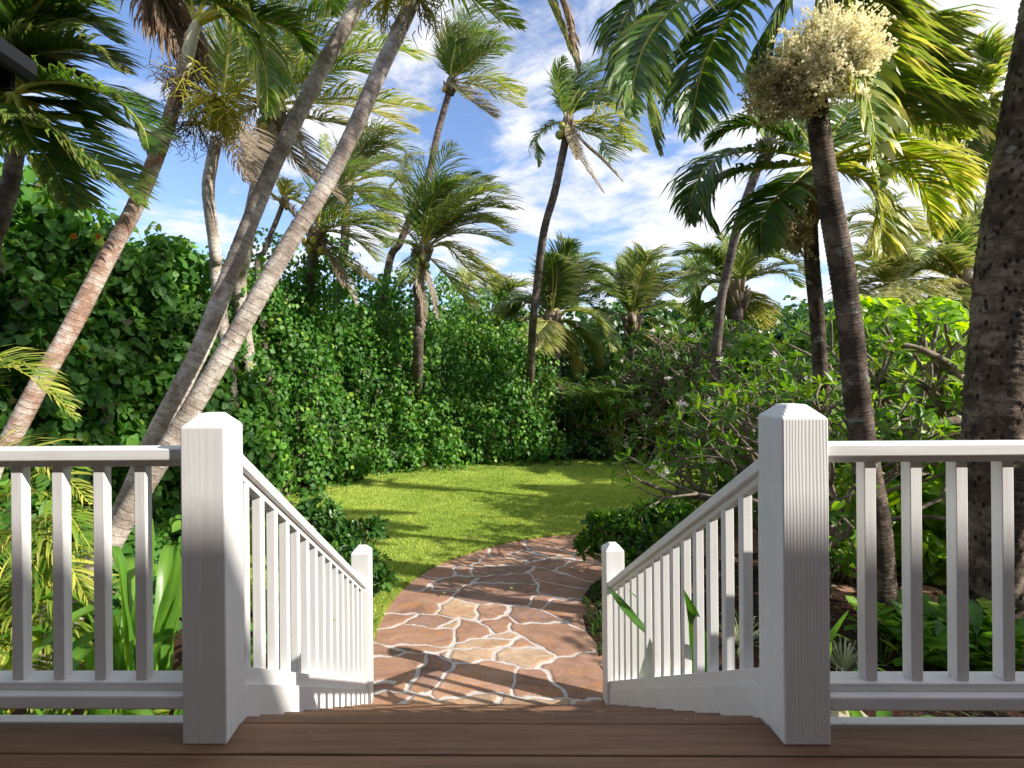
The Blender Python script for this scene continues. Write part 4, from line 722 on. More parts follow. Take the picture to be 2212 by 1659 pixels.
mb = MB(); inflo(mb, P(835, 0, 5.0), .26, 40, (.4, 1), 0, .006, .3); mb.build('flower_stalk', M['yellowtwig'], B_)
mb = MB(); inflo(mb, P(905, -5, 5.0), .3, 26, (0, .3), .3, .006, .5); mb.build('flower_stalk', M['yellowtwig'], C_)
# --- palm P, top left
bP = P(-60, 900, 6.0)
Pm = empty('palm_tree', (bP[0], bP[1], GZ), 'palm at the top left corner with broad dark fronds hanging to the right', 'palm tree', 'broad-leaved palms round the deck')
trunk(Pm, [np.array([bP[0], bP[1], GZ]), P(-25, 600, 6), P(0, 480, 6), P(22, 400, 6), P(36, 320, 6), P(62, 225, 6)], .11, .085, M['trunk_far'], seg=16, ring=.06, dens=40)
cP = P(30, 200, 5.2)
for q, kw in (([(75, 180), (160, 180), (250, 215), (305, 270), (322, 325)], dict(tint=.3, dy=-.6)), ([(60, 265), (120, 280), (200, 345), (255, 390), (300, 440)], dict(tint=.42, dy=-.7, dry=.1)), ([(60, 290), (100, 340), (130, 395), (148, 445)], dict(tint=.5, dy=-.3)), ([(90, 195), (150, 205), (200, 235), (240, 260)], dict(tint=.3, dy=.3)), ([(60, 130), (120, 110), (190, 110), (250, 150)], dict(tint=.35, dy=-.2, dry=.2)), ([(50, 100), (100, 50), (170, 40), (240, 85)], dict(tint=.45)), ([(40, 70), (70, 20), (130, -20), (210, 10)], dict(tint=.3, dy=-.5)), ([(-10, 150), (-60, 120), (-130, 180)], dict(tint=.4)), ([(-10, 260), (-70, 300), (-110, 400)], dict(tint=.4)), ([(20, 100), (-10, 20), (-40, -60)], dict(tint=.3)), ([(70, 150), (130, 150), (190, 175)], dict(tint=.15, dry=.35, L=.3)), ([(40, 90), (60, 0), (50, -90)], dict(tint=.25)), ([(-20, 215), (-60, 205), (-110, 235)], dict(tint=.3)), ([(70, 220), (140, 235), (200, 290)], dict(tint=.25, dy=.8)), ([(60, 240), (100, 250), (160, 260)], dict(tint=.7, dy=.5, L=.3)), ([(20, 60), (50, 20), (110, 10), (160, 60)], dict(tint=.2, dy=.6))):
    k_ = dict(n=110, w=.034, L=.56, droop=.35, wind=.7, pet=.1, rach=.02, tipdry=.2); k_.update(kw); fr(Pm, cP, q, 5.2, **k_)
# --- main palm M with the cream flowers
bM = gb(1890, 1415)
Mm = empty('palm_tree', bM, 'dark-trunked palm right of the stairs crowned by a big cream flower cluster', 'palm tree', 'broad-leaved palms round the deck')
trunk(Mm, [np.array(bM), P(1900, 1290, 4.85), P(1893, 1150, 4.8), P(1870, 1000, 4.75), P(1850, 850, 4.7), P(1838, 720, 4.65), P(1815, 560, 4.6), P(1790, 420, 4.55), P(1772, 300, 4.5), P(1764, 225, 4.5), P(1762, 200, 4.5)], .128, .078, M['trunk_dark'], seg=22, ring=.04, dens=75, ringamp=.03, flare=.03, wobble=.03)
mb = MB(); tube(mb, catmull([P(1762, 205, 4.5), P(1768, 130, 4.5), P(1775, 40, 4.5), P(1785, -60, 4.5), P(1790, -120, 4.5)], 14), np.linspace(.075, .05, 14), 14, (.5, 0)); mb.build('crownshaft', M['shaft'], Mm)
def flowers(root, c, rx, rz, nstem, nfl, tint, dry, base, name='flower_cluster', ylo=-.8):
    mb = MB(); cl = []
    for i in range(nstem):
        d = unit(RNG.normal(size=3)*np.array([1, .8, .9])+np.array([0, -.2, .25])); e = np.asarray(c)+d*np.array([rx, rx*.8, rz])*rnd(.55, 1.0)
        mid = (np.asarray(base)+e)/2+.06*RNG.normal(size=3); pth_ = catmull([base, mid, e], 8); tube(mb, pth_, np.linspace(.009, .003, 8), 4, (.6, dry), caps=False); cl.append(pth_)
        for k in range(5):
            q = pth_[rnd(0, 1) > .3 and 5 or 3]; e2 = q+unit(d+.9*RNG.normal(size=3))*rnd(.06, .13); tube(mb, [q, e2], [.004, .002], 3, (.6, dry), caps=False); cl.append(np.linspace(q, e2, 6))
    cl = np.concatenate(cl); pick = cl[RNG.integers(0, len(cl), nfl)]; rad = np.linalg.norm((pick-np.asarray(base)), axis=1); pick = pick[rad > .12]
    pos = pick+.016*RNG.normal(size=pick.shape); n_ = len(pos); sz = .0105*(.6+.8*RNG.random(n_))
    octv = np.array([[1, 0, 0], [-1, 0, 0], [0, 1, 0], [0, -1, 0], [0, 0, 1], [0, 0, -1.]]); octf = np.array([[0, 2, 4], [2, 1, 4], [1, 3, 4], [3, 0, 4], [2, 0, 5], [1, 2, 5], [3, 1, 5], [0, 3, 5]])
    V = pos[:, None]+octv[None]*sz[:, None, None]; Fq = (octf[None]+(np.arange(n_)*6)[:, None, None]).reshape(-1, 3)
    tt = np.clip(tint+.22*RNG.normal(size=n_), 0, 1); mb.add(V.reshape(-1, 3), [Fq], np.stack([np.repeat(tt, 6), np.repeat(np.full(n_, dry), 6)], -1)); mb.build(name, M['cream'], root)
flowers(Mm, P(1790, 112, 4.30), .48, .41, 210, 17000, .8, 0, P(1768, 195, 4.42))
flowers(Mm, P(1668, 208, 4.42), .33, .32, 100, 7500, .3, .3, P(1740, 200, 4.45))
for q in ([(1735, 190), (1700, 185), (1705, 150)], [(1800, 205), (1822, 195), (1818, 165)], [(1730, 205), (1690, 215), (1660, 205)]):
    mb = MB(); tube(mb, catmull([P(1765, 200, 4.42)]+[P(a, b_, 4.38) for a, b_ in q], 10), np.linspace(.028, .012, 10), 8, (.5, 0)); mb.build('flower_branch', M['shaft'], Mm)
for q, r_ in (([(1708, 190), (1720, 165), (1750, 172), (1752, 200)], .035), ([(1810, 210), (1822, 190), (1815, 165)], .028)):
    mb = MB(); tube(mb, catmull([P(a, b_, 4.36) for a, b_ in q], 10), r_*np.sin(np.linspace(.3, 2.8, 10)), 8, (.5, 0)); mb.build('husk', M['sheath'], Mm)
cM = P(1790, -90, 4.5)
for q, kw in (([(1700, -70), (1600, 0), (1530, 110), (1503, 210), (1490, 290)], dict(tint=.25, dy=-.6)), ([(1620, -90), (1500, -20), (1410, 70), (1372, 160), (1365, 250)], dict(tint=.3, dy=-.9)), ([(1640, -120), (1480, -60), (1380, 0), (1340, 60), (1330, 130)], dict(tint=.25, dy=-.3)), ([(1740, -60), (1700, 20), (1670, 90), (1655, 140)], dict(tint=.3, dy=.3)), ([(1560, -60), (1440, 0), (1400, 120), (1400, 240), (1420, 320)], dict(tint=.35, dy=.2, dry=.15)),
              ([(1850, 0), (1890, 60), (1960, 90), (2050, 110)], dict(tint=.58, dy=.5)), ([(1850, -20), (1890, 20), (1920, 30)], dict(tint=.6)), ([(1840, 40), (1865, 170), (1885, 270), (1900, 400)], dict(tint=.72, dy=-.5, w=.075, L=.42, n=38, droop=.7, wind=.3)),
              ([(1870, 40), (1930, 110), (2010, 150), (2090, 230)], dict(tint=.6, dy=.4)), ([(1860, 60), (1920, 170), (2010, 220), (2110, 270)], dict(tint=.6, dy=.2)), ([(1880, 100), (1940, 220), (2000, 260), (2080, 300)], dict(tint=.62, dy=.6)), ([(1860, -100), (1980, -120), (2080, -60)], dict(tint=.5)), ([(1780, -180), (1760, -260)], dict(tint=.5)), ([(1850, 20), (1900, 110), (1960, 170), (2030, 190)], dict(tint=.52, dy=.8)), ([(1900, 50), (1980, 60), (2080, 60)], dict(tint=.58, dy=.9))):
    k_ = dict(n=92, w=.036, L=.56, droop=.55, wind=.4, pet=.12, rach=.02, tipdry=.15, tsd=.15); k_.update(kw); fr(Mm, cM, q, 4.5, **k_)
# --- palm O behind it
bO = cg(1772, 6.4)
O_ = empty('palm_tree', bO, 'palm just behind the dark curved trunk, dark green fronds fanning left and bright ones right', 'palm tree', 'broad-leaved palms round the deck')
trunk(O_, [np.array(bO), P(1775, 900, 6.4), P(1765, 690, 6.3), P(1755, 580, 6.2), P(1750, 480, 6.1), P(1748, 400, 6.0)], .09, .072, M['trunk_dark'], seg=16, ring=.05, dens=50)
mb = MB(); tube(mb, catmull([P(1752, 500, 6.0), P(1744, 455, 5.98), P(1742, 425, 5.98), P(1750, 395, 5.98), P(1765, 340, 6)], 14), [.05, .08, .11, .125, .12, .10, .085, .075, .07, .065, .06, .055, .05, .04], 14, (.5, 0)); mb.build('crownshaft', M['sheath'], O_)
cO = P(1765, 350, 6.0)
for q, kw in (([(1700, 330), (1620, 325), (1540, 350), (1495, 420), (1492, 480)], dict(tint=.12, dy=-.5)), ([(1690, 360), (1600, 370), (1545, 400), (1520, 455), (1545, 500)], dict(tint=.12)), ([(1700, 300), (1640, 270), (1580, 280), (1530, 310)], dict(tint=.22, dy=.5)), ([(1720, 390), (1675, 430), (1645, 480), (1645, 545)], dict(tint=.35, dy=-.6)), ([(1740, 300), (1710, 260), (1670, 250)], dict(tint=.3, dy=.6)), ([(1820, 330), (1880, 310), (1960, 330), (2040, 370), (2080, 460)], dict(tint=.75, dy=-.3)), ([(1830, 350), (1900, 350), (1980, 390), (2010, 460), (2015, 510)], dict(tint=.75, dy=.2)), ([(1820, 370), (1870, 390), (1900, 450), (1905, 545)], dict(tint=.8, dy=-.4)), ([(1820, 300), (1880, 260), (1960, 270), (2060, 320)], dict(tint=.7, dy=.5)), ([(1800, 290), (1850, 230), (1920, 220)], dict(tint=.6, dy=.8)), ([(1740, 420), (1700, 470), (1690, 530)], dict(tint=.3, dy=.4)), ([(1790, 420), (1800, 500), (1830, 570)], dict(tint=.5, dry=.7, L=.25)), ([(1830, 340), (1920, 330), (2030, 340), (2100, 400)], dict(tint=.8, dy=.7))):
    k_ = dict(n=78, w=.038, L=.52, droop=.5, wind=.3, pet=.12, rach=.02, tipdry=.12); k_.update(kw); fr(O_, cO, q, 6.0, **k_)
flowers(O_, P(1705, 520, 5.9), .18, .3, 50, 2500, .2, .5, P(1740, 470, 6.0), 'dead_flower_cluster')
# --- pale palm at the right edge (R)
bR = cg(2150, 8.2)
R_ = empty('palm_tree', bR, 'pale green palm half hidden behind the thick rough trunk', 'palm tree', 'broad-leaved palms round the deck')
trunk(R_, [np.array(bR), P(2155, 700, 8.2), P(2150, 300, 8.2)], .1, .08, M['trunk_far'], ring=.06)
cR = P(2145, 200, 8.2)
for q, kw in (([(2130, 150), (2110, 110), (2085, 110)], {}), ([(2120, 180), (2085, 170), (2060, 190)], {}), ([(2150, 120), (2170, 90)], {}), ([(2130, 230), (2100, 260), (2090, 320)], {'dry': .3}), ([(2140, 250), (2120, 310), (2110, 380)], {}), ([(2170, 200), (2220, 180)], {}), ([(2115, 200), (2080, 220), (2070, 260)], {}), ([(2140, 130), (2135, 90)], {}), ([(2150, 260), (2150, 330), (2140, 400)], {'dry': .4})):
    k_ = dict(n=34, w=.05, L=.5, droop=.4, wind=.3, pet=.1, tint=.62); k_.update(kw); fr(R_, cR, q, 8.2, **k_)
# --- the thick rough trunk (N)
bN = gb(2142, 1385)
Nn_ = empty('coconut_palm', bN, 'thick rough coconut palm trunk with pitted bark and lichen spots at right edge', 'palm tree', None)
trunk(Nn_, [np.array(bN), P(2140, 1250, 4.95), P(2140, 1100, 4.9), P(2150, 900, 4.8), P(2172, 650, 4.7), P(2200, 450, 4.6), P(2235, 250, 4.5), P(2280, 0, 4.4), P(2330, -250, 4.3), P(2400, -900, 4.3)], .232, .20, M['trunk_coco'], seg=36, flare=.06, ring=.14, dens=60, ringamp=.012, wobble=.06)
cN = P(2400, -920, 4.3)
for i in range(14):
    a = i*.45; e = rnd(0, .9); d = np.array([math.cos(a)*math.cos(e), math.sin(a)*math.cos(e), math.sin(e)]); mb = MB(); frond(mb, [cN, cN+d*1.6, cN+unit(d+np.array([.4, .1, -.4]))*3.0], n=46, L=.8, w=.045, wind=.5, tint=.4); mb.build('frond', M['coco'], Nn_)
# ================= plumeria trees
def whorl(mb, c, d, n, size, tint, tmpl=T_LANCE, spread=1.0):
    d = unit(np.asarray(d, float)); a = unit(np.cross(d, [.3, .2, .9])); b_ = np.cross(d, a); th = np.arange(n)*2.4+rnd(0, 6); el = np.linspace(.15, 1.1, n)*spread
    ax = unit((a[None]*np.cos(th)[:, None]+b_[None]*np.sin(th)[:, None])*np.cos(el-.15)[:, None]+d[None]*np.sin(1.25-el)[:, None]*.9+.12*RNG.normal(size=(n, 3))); nr = unit(d[None]+np.array([0, 0, .6])+.25*RNG.normal(size=(n, 3))-ax*.1)
    leaves(mb, np.asarray(c)[None]+ax*.01, ax, nr, size*(.65+.5*RNG.random(n)), tmpl, np.clip(tint+.15*RNG.normal(size=n), 0, 1), (RNG.random(n) < .02)*.8)
def flower_head(mb, c, d, n=9, s=.042):
    for i in range(n):
        q = np.asarray(c)+unit(np.asarray(d)+.9*RNG.normal(size=3))*rnd(.03, .10); f_ = unit(np.asarray(d)+.7*RNG.normal(size=3)+np.array([0, -.5, 0])); a = unit(np.cross(f_, [.1, .3, .9])); b_ = np.cross(f_, a); th = np.arange(5)*2*np.pi/5+rnd(0, 1)
        ax = unit(a[None]*np.cos(th)[:, None]+b_[None]*np.sin(th)[:, None]+f_*.35); leaves(mb, np.repeat(q[None], 5, 0), ax, np.repeat(f_[None], 5, 0), s, T_PETAL, RNG.random(5), (RNG.random(5) < .08)*.6)
def plumeria(label, base, h, dirs, levels=5, seglen=.55, r0=.09, flower=.06, tint=.5, lsz=.22, extra=()):
    root = empty('plumeria_tree', base, label, 'tree', 'plumeria trees at the right'); tw = MB(); lf = MB(); fw = MB()
    def grow(p, d, L, r, lev):
        q = p+d*L; q[2] = min(q[2], GZ+h+rnd(-.25, .1)); mid = (p+q)/2+.05*L*RNG.normal(size=3); tube(tw, catmull([p, mid, q], 6), np.linspace(r, r*.8, 6), 6)
        if lev <= 0:
            whorl(lf, q, d, random.randint(5, 8), lsz*.85, tint+rnd(-.12, .15))
            if rnd(0, 1) < flower: flower_head(fw, q+d*.1, d)
            return
        n = 3 if (rnd(0, 1) < .3 or lev > levels-1) else 2
        a = unit(np.cross(d, RNG.normal(size=3))); b_ = np.cross(d, a); t0 = rnd(0, 6.28)
        for i in range(n):
            th = t0+i*2*np.pi/n; s_ = rnd(.5, .85); nd = unit(d+(a*math.cos(th)+b_*math.sin(th))*s_+np.array([0, 0, .10])); grow(q.copy(), nd, L*rnd(.76, .98), r*.73, lev-1)
    b0 = np.array([base[0], base[1], GZ]); 
    top = b0+np.array([0, 0, .45])
    tube(tw, [b0, top], [r0*1.2, r0], 10)
    for d in dirs: grow(top.copy(), unit(np.array(d, float)), seglen*rnd(.9, 1.15), r0*.7, levels)
    for pl, lv in extra:
        pts = [P(*p) for p in pl]; tube(tw, catmull(pts, 18), np.linspace(r0*.6, r0*.28, 18), 7)
        for k, pt in enumerate(catmull(pts, 7)[2:]):
            d = unit(pts[-1]-pts[-2]+RNG.normal(size=3)*.4+np.array([0, 0, .35])); grow(np.array(pt), d, .24, r0*.2, lv)
    tw.build('branches', M['bark'], root); lf.build('foliage', M['plum'], root)
    if fw.n: fw.build('flowers', M['petal'], root)
    return root
plumeria('plumeria at the right edge of the lawn, low dark branch reaching over the grass', (5.1, 8.9), 3.1, [(-.7, -.2, .9), (-.2, -.8, .9), (.5, -.4, .9), (-.6, .7, .8), (.9, .3, .8)], 5, .5, .095, .11, .42, .2,
         extra=[([(1640, 1140, 8.2), (1560, 1085, 8.1), (1500, 1072, 8.0), (1440, 1060, 8.0), (1385, 1040, 8.0)], 1), ([(1530, 1075, 8.1), (1490, 1040, 8.2), (1460, 1015, 8.3)], 1)])
plumeria('white-flowered plumeria at the back right of the lawn, before the dark wood', (6.6, 15.8), 3.9, [(-1, 0, .6), (-.9, -.3, .8), (.5, -.6, .9), (-.9, -.5, .35), (.9, .2, .7), (0, -.2, 1)], 5, .8, .11, .12, .36, .24)
plumeria('plumeria tree behind the dark curved trunk, crown touching the white post', (7.7, 10.1), 3.35, [(-.7, -.1, .9), (-.4, -.8, .8), (.6, -.6, .8), (.9, .4, .7), (0, 0, 1)], 5, .62, .11, 0, .5, .24)
plumeria('plumeria tree between the two right trunks with thick bare crossing branches', (7.0, 7.6), 3.4, [(-1, -.3, .6), (-.6, .5, .9), (.4, -.5, .9), (-.2, -.2, 1), (-.9, -.1, .3)], 4, .74, .12, 0, .6, .24,
         extra=[([(2110, 905, 6.6), (2020, 915, 6.6), (1940, 925, 6.6), (1860, 940, 6.7)], 1), ([(2100, 870, 6.7), (2060, 800, 6.8), (2000, 760, 6.8), (1930, 740, 6.9)], 1)])
plumeria('small open plumeria between the ridged post and the two dark palm trunks', (3.95, 6.1), 3.1, [(-.8, -.2, 1), (-.2, .5, 1), (.7, -.2, .9), (.1, -.5, 1.1)], 4, .55, .06, 0, .5, .19)
# ================= shrubs given by their own lumps
def shrub(name, label, lumps, size, matn, tint, tmpl, dens=150, hang=.3, group=None, cat='shrub', dryp=.01, wh=False, upb=.7, fl=0):
    pts = [P(a, b_, c) for a, b_, c, r in lumps]; cx, cy = np.mean(pts, 0)[:2]; root = empty(name, (cx, cy, GZ), label, cat, group); mb = MB(); br = MB(); fw = MB()
    for p, (a, b_, c, r) in zip(pts, lumps):
        for k in range(3):
            q = p+rdir(1)[0]*r*.4; rr = r*rnd(.55, .8)
            if wh:
                for d in rdir(int(dens*r*r*2)):
                    d[2] = abs(d[2])*.8+.1*d[2]; whorl(mb, q+d*rr*rnd(.6, 1), d, random.randint(6, 9), size, tint+rnd(-.15, .15), tmpl)
            else: lump(mb, q, rr, rr, rr, int(dens*r*r*10), size, tmpl, tint+rnd(-.12, .12), .16, None, hang=hang, dryp=dryp, upb=upb)
        for k in range(4):
            e = p+rdir(1)[0]*r*.8; tube(br, catmull([(cx+rnd(-.15, .15), cy+rnd(-.15, .15), GZ), ((cx+p[0])/2, (cy+p[1])/2, (GZ+p[2])/2), e], 7), np.linspace(.018, .005, 7), 5)
        for k in range(fl): flower_head(fw, p+rdir(1)[0]*r*.9, (0, -.5, .8), 5, .035)
    mb.build('foliage', M[matn], root); br.build('branches', M['bark'], root)
    if fw.n: fw.build('flowers', M['petal'], root)
    return root
shrub('gardenia_shrub', 'dark glossy shrub beside the left foot of the stairs', [(690, 1135, 5.7, .30), (660, 1160, 5.9, .28), (760, 1165, 5.4, .24), (720, 1210, 5.3, .28), (790, 1215, 5.1, .20), (820, 1260, 4.95, .14), (805, 1150, 5.5, .13), (760, 1280, 5.0, .2), (680, 1250, 5.5, .3)], .105, 'darkleaf', .48, T_OVAL, 190, wh=True, group='glossy shrubs flanking the stairs', fl=0)
shrub('gardenia_shrub', 'dark glossy shrub over the path behind the right foot of the stairs', [(1300, 1150, 6.3, .22), (1270, 1185, 6.2, .16), (1345, 1145, 6.4, .2), (1390, 1125, 6.5, .22), (1440, 1120, 6.5, .25), (1400, 1160, 6.2, .28), (1490, 1120, 6.3, .26), (1340, 1190, 6.2, .2), (1460, 1180, 6.1, .3)], .11, 'plum', .3, T_OVAL, 190, wh=True, group='glossy shrubs flanking the stairs')
shrub('lime_shrub', 'bright lime green shrub with painted backlight behind the plumeria branches, right', [(1900, 760, 9.2, .6), (1980, 800, 9, .6), (2060, 780, 9, .6), (1930, 860, 8.8, .6), (2020, 880, 8.8, .65), (2080, 900, 8.6, .6), (1900, 700, 9.5, .5), (2040, 700, 9.5, .5), (1960, 720, 9.5, .5), (1850, 690, 9.6, .45)], .14, 'lime', .4, T_HEART, 42, group='bright green shrubs right of the deck')
shrub('lime_shrub', 'bright green shrub with round leaves seen through the right railing', [(1960, 1020, 7.4, .5), (2040, 1040, 7.3, .5), (2000, 1110, 7, .5), (1930, 1090, 7, .4), (2070, 1130, 6.9, .45), (1980, 1200, 6.6, .35), (2050, 1220, 6.6, .35), (1900, 1000, 7.6, .4), (2110, 1000, 7.6, .5)], .13, 'lime', .42, T_HEART, 60, group='bright green shrubs right of the deck')
shrub('lime_shrub', 'leafy green shrub right behind the ridged white post', [(1830, 1060, 6.6, .35), (1860, 1120, 6.4, .32), (1810, 1150, 6.3, .3), (1840, 1200, 6.1, .25), (1790, 1010, 7.0, .4), (1850, 990, 7.2, .4)], .13, 'plum', .6, T_OVAL, 60, group='bright green shrubs right of the deck', hang=.4)
shrub('lime_shrub', 'bright shrub at the far right edge behind the thick rough trunk', [(2230, 1000, 6.6, .5), (2210, 1150, 6.2, .4), (2280, 1080, 6.2, .6), (2240, 940, 6.9, .45)], .14, 'lime', .3, T_HEART, 45, group='bright green shrubs right of the deck')
shrub('lime_shrub', 'yellow-green undergrowth below the plumerias, left of the dark curved trunk', [(1640, 1010, 10, .5), (1700, 960, 10.3, .6), (1580, 1040, 9.6, .4), (1760, 930, 10.2, .6), (1500, 1060, 9.3, .25), (1620, 1080, 9, .35), (1550, 1090, 8.6, .3), (1690, 830, 12, .7), (1760, 760, 12, .7), (1640, 760, 13, .7)], .13, 'plum', .62, T_HEART, 45, group='bright green shrubs right of the deck')
# dark areca-like undergrowth at the back of the lawn
def areca(label, c, n, L_, lf, tint, lean=(0, 0), fr_=(), Yc=None, w=.028, nl=34, up=1.1, group='feathery clumping palms'):
    root = empty('areca_palm', (c[0], c[1], GZ), label, 'palm', group); st = MB()
    for i in range(n):
        a = rnd(0, 6.28); e = rnd(.5, up+.3); b0 = np.array([c[0]+rnd(-.15, .15), c[1]+rnd(-.15, .15), GZ]); d = np.array([math.cos(a)*math.cos(e)+lean[0], math.sin(a)*math.cos(e)+lean[1], math.sin(e)])
        p1 = b0+unit(d)*L_*.55+np.array([0, 0, L_*.15]); p2 = p1+unit(d*np.array([1, 1, .05])+np.array([.15, 0, 0]))*L_*rnd(.4, .6); mb = MB(); frond(mb, [b0, p1, p2], n=nl, L=lf, w=w, wind=.15, droop=.3, tint=tint+rnd(-.15, .15), pet=.35, rach=.010, tipdry=.1, vee=.35); mb.build('frond', M['broad'], root)
    for q in fr_:
        p = [np.array([c[0], c[1], GZ])]+[P(*k) for k in q]; mb = MB(); frond(mb, p, n=nl+14, L=lf, w=w, wind=.2, droop=.35, tint=tint+rnd(-.1, .2), pet=.4, rach=.011, tipdry=.12, vee=.35); mb.build('frond', M['broad'], root)
    for i in range(5): tube(st, [(c[0]+rnd(-.15, .15), c[1]+rnd(-.15, .15), GZ), (c[0]+rnd(-.25, .25), c[1]+rnd(-.25, .25), GZ+L_*.4)], [.03, .02], 7, (.9, 0))
    st.build('stems', M['broad'], root); return root
for x, Y, L_, lb in ((1250, 16.5, 3.2, 'feathery palm clump in deep shade at the right end of the hedge'), (1330, 15.8, 2.8, 'feathery palm clump in shade left of the white-flowered plumeria'), (1430, 17.2, 3.4, 'tall feathery palm clump behind the white-flowered plumeria'), (1540, 16.5, 3.0, 'feathery palm clump under the arching coconut palm'), (1650, 15, 3.0, 'feathery palm clump left of the dark curved trunk, far back')):
    q = cg(x, Y); areca(lb, q, 13, L_, .5, .25, group='feathery palm clumps at the back', w=.035)
# left foreground feathery palm and its fronds over the rail
areca('yellow-green feathery palm behind the left railing with fronds arching right', P(-60, 1500, 3.7)[:2], 5, 1.7, .36, .62, (.3, -.1),
      [([(-60, 1050, 3.7), (30, 985, 3.6), (120, 1010, 3.5), (195, 1090, 3.4)]), ([(-40, 1150, 3.6), (50, 1060, 3.5), (130, 1090, 3.4), (200, 1190, 3.3)]), ([(-40, 1250, 3.6), (60, 1150, 3.4), (130, 1190, 3.3), (190, 1300, 3.2)]), ([(-30, 1350, 3.5), (60, 1250, 3.3), (130, 1290, 3.2), (180, 1400, 3.1)]), ([(-50, 1380, 3.4), (20, 1320, 3.2), (100, 1370, 3.1), (140, 1470, 3.05)]), ([(-80, 1300, 3.5), (-20, 1180, 3.4), (40, 1180, 3.3), (100, 1260, 3.2)]), ([(-60, 1430, 3.3), (0, 1380, 3.1), (50, 1430, 3.0), (80, 1520, 2.95)]), ([(-140, 900, 3.9), (-60, 790, 4.0), (60, 790, 4.0), (150, 880, 3.9)]), ([(-150, 1000, 3.9), (-80, 850, 3.8), (10, 790, 3.8), (100, 840, 3.8), (165, 905, 3.8)])], nl=36, w=.02)
# ================= strap-leaved lilies
def strap(mb, pts, w, tint, fold=.25, n=14):
    p = catmull(pts, n); T = unit(np.gradient(p, axis=0)); S = unit(np.cross(T, np.array([.05, .1, 1.0])+.001)); Nn = np.cross(S, T); u = np.linspace(0, 1, n); ww = w*np.clip(np.minimum(.55+1.2*u, 1.0)*np.sqrt(np.clip(1-u**2.6, 0, 1)), .02, 1)/2
    V = np.stack([p-S*ww[:, None]+Nn*(ww*fold)[:, None], p-S*ww[:, None]*.5+Nn*(ww*fold*.35)[:, None], p, p+S*ww[:, None]*.5+Nn*(ww*fold*.35)[:, None], p+S*ww[:, None]+Nn*(ww*fold)[:, None]], 1).reshape(-1, 3)
    i = np.arange(n-1)[:, None]*5; j = np.arange(4)[None]; F = np.stack([i+j, i+j+1, i+5+j+1, i+5+j], -1).reshape(-1, 4)
    tt = np.tile(np.array([0, .02, .12, .02, 0]), n)+tint; mb.add(V, [F], np.stack([np.clip(tt, 0, 1), np.zeros(n*5)], -1))
def lily(label, c, n, L_, w, tint, explicit=(), name='spider_lily', emin=.5, matn='strap', group='strap-leaved lilies round the deck', cz=GZ, up=1.45):
    root = empty(name, (c[0], c[1], cz), label, 'plant', group); b0 = np.array([c[0], c[1], cz])
    for i in range(n):
        a = i*2.4+rnd(-.3, .3); e = rnd(emin, up); d = np.array([math.cos(a)*math.cos(e), math.sin(a)*math.cos(e), math.sin(e)]); Lk = L_*rnd(.75, 1.1); s0 = b0+np.array([math.cos(a), math.sin(a), 0])*w*.5
        ex = s0+d*Lk
        if (c[0] < 0 and ex[0] > -1.05) or ex[1] < 1.98 or (name == 'spider_lily' and c[0] > 0 and ex[0] < 1.2): continue
        p1 = s0+d*Lk*.5; p2 = s0+unit(d+np.array([0, 0, -.12]))*Lk*.8; p3 = p2+unit(d*np.array([1, 1, .2])+np.array([0, 0, -.25]))*Lk*.25; mb = MB(); strap(mb, [s0, p1, p2, p3], w*rnd(.8, 1.1), tint+rnd(-.15, .18)); mb.build('leaf', M[matn], root)
    for q, ww in explicit:
        mb = MB(); strap(mb, [b0]+[np.asarray(k) for k in q], ww, tint+rnd(-.1, .1)); mb.build('leaf', M[matn], root)
    return root
lily('large strap-leaved lily behind the left railing beside the thick post', P(330, 1600, 3.3)[:2], 22, 1.75, .14, .5, [([P(300, 1400, 3.45), P(315, 1250, 3.4), P(330, 1120, 3.4)], .12), ([P(350, 1380, 3.4), P(380, 1240, 3.3), P(385, 1180, 3.3)], .12), ([P(360, 1400, 3.4), P(390, 1300, 3.4), P(420, 1150, 3.4)], .1)])
lily('strap-leaved lily with wide drooping leaves at the middle of the left railing', P(250, 1620, 3.0)[:2], 20, 1.45, .13, .6, [([P(240, 1450, 3.1), P(215, 1320, 3.05), P(175, 1270, 3.0)], .1), ([P(270, 1460, 3.1), P(262, 1300, 3.1), P(250, 1180, 3.1)], .11)])
lily('strap-leaved lily at the corner between the left railing and the stairs', (-2.1, 2.9), 14, 1.1, .10, .5)
lb_ = PXX(1417, 1401, 1.20)
lily('dark strap-leaved lily poking its long leaves through the right stair railing', (1.42, 3.0), 9, .9, .075, .15,
     [([(1.25, 3.15, -1.0), PXX(1417, 1401, 1.12), PXX(1365, 1335, 1.0), PXX(1313, 1266, .92)], .13), ([(1.3, 3.3, -.9), PXX(1400, 1318, 1.13), PXX(1375, 1292, 1.06), PXX(1350, 1268, 1.0)], .09), ([(1.25, 2.9, -.9), PXX(1511, 1413, 1.12), PXX(1500, 1340, 1.05), PXX(1476, 1272, .98)], .12), ([(1.3, 2.6, -.9), PXX(1615, 1440, 1.14), PXX(1600, 1350, 1.12), PXX(1575, 1290, 1.10)], .07)], emin=.9)
lily('strap-leaved lily just behind the right post, one leaf pointing right', P(1770, 1440, 4.3)[:2], 8, .55, .085, .42, [([P(1785, 1400, 4.2), P(1810, 1355, 4.2), P(1834, 1318, 4.2)], .09)])
lily('strap-leaved lily low below the right railing beside the pale slab', P(1900, 1600, 3.3)[:2], 12, .75, .11, .35, emin=.25, up=.9)
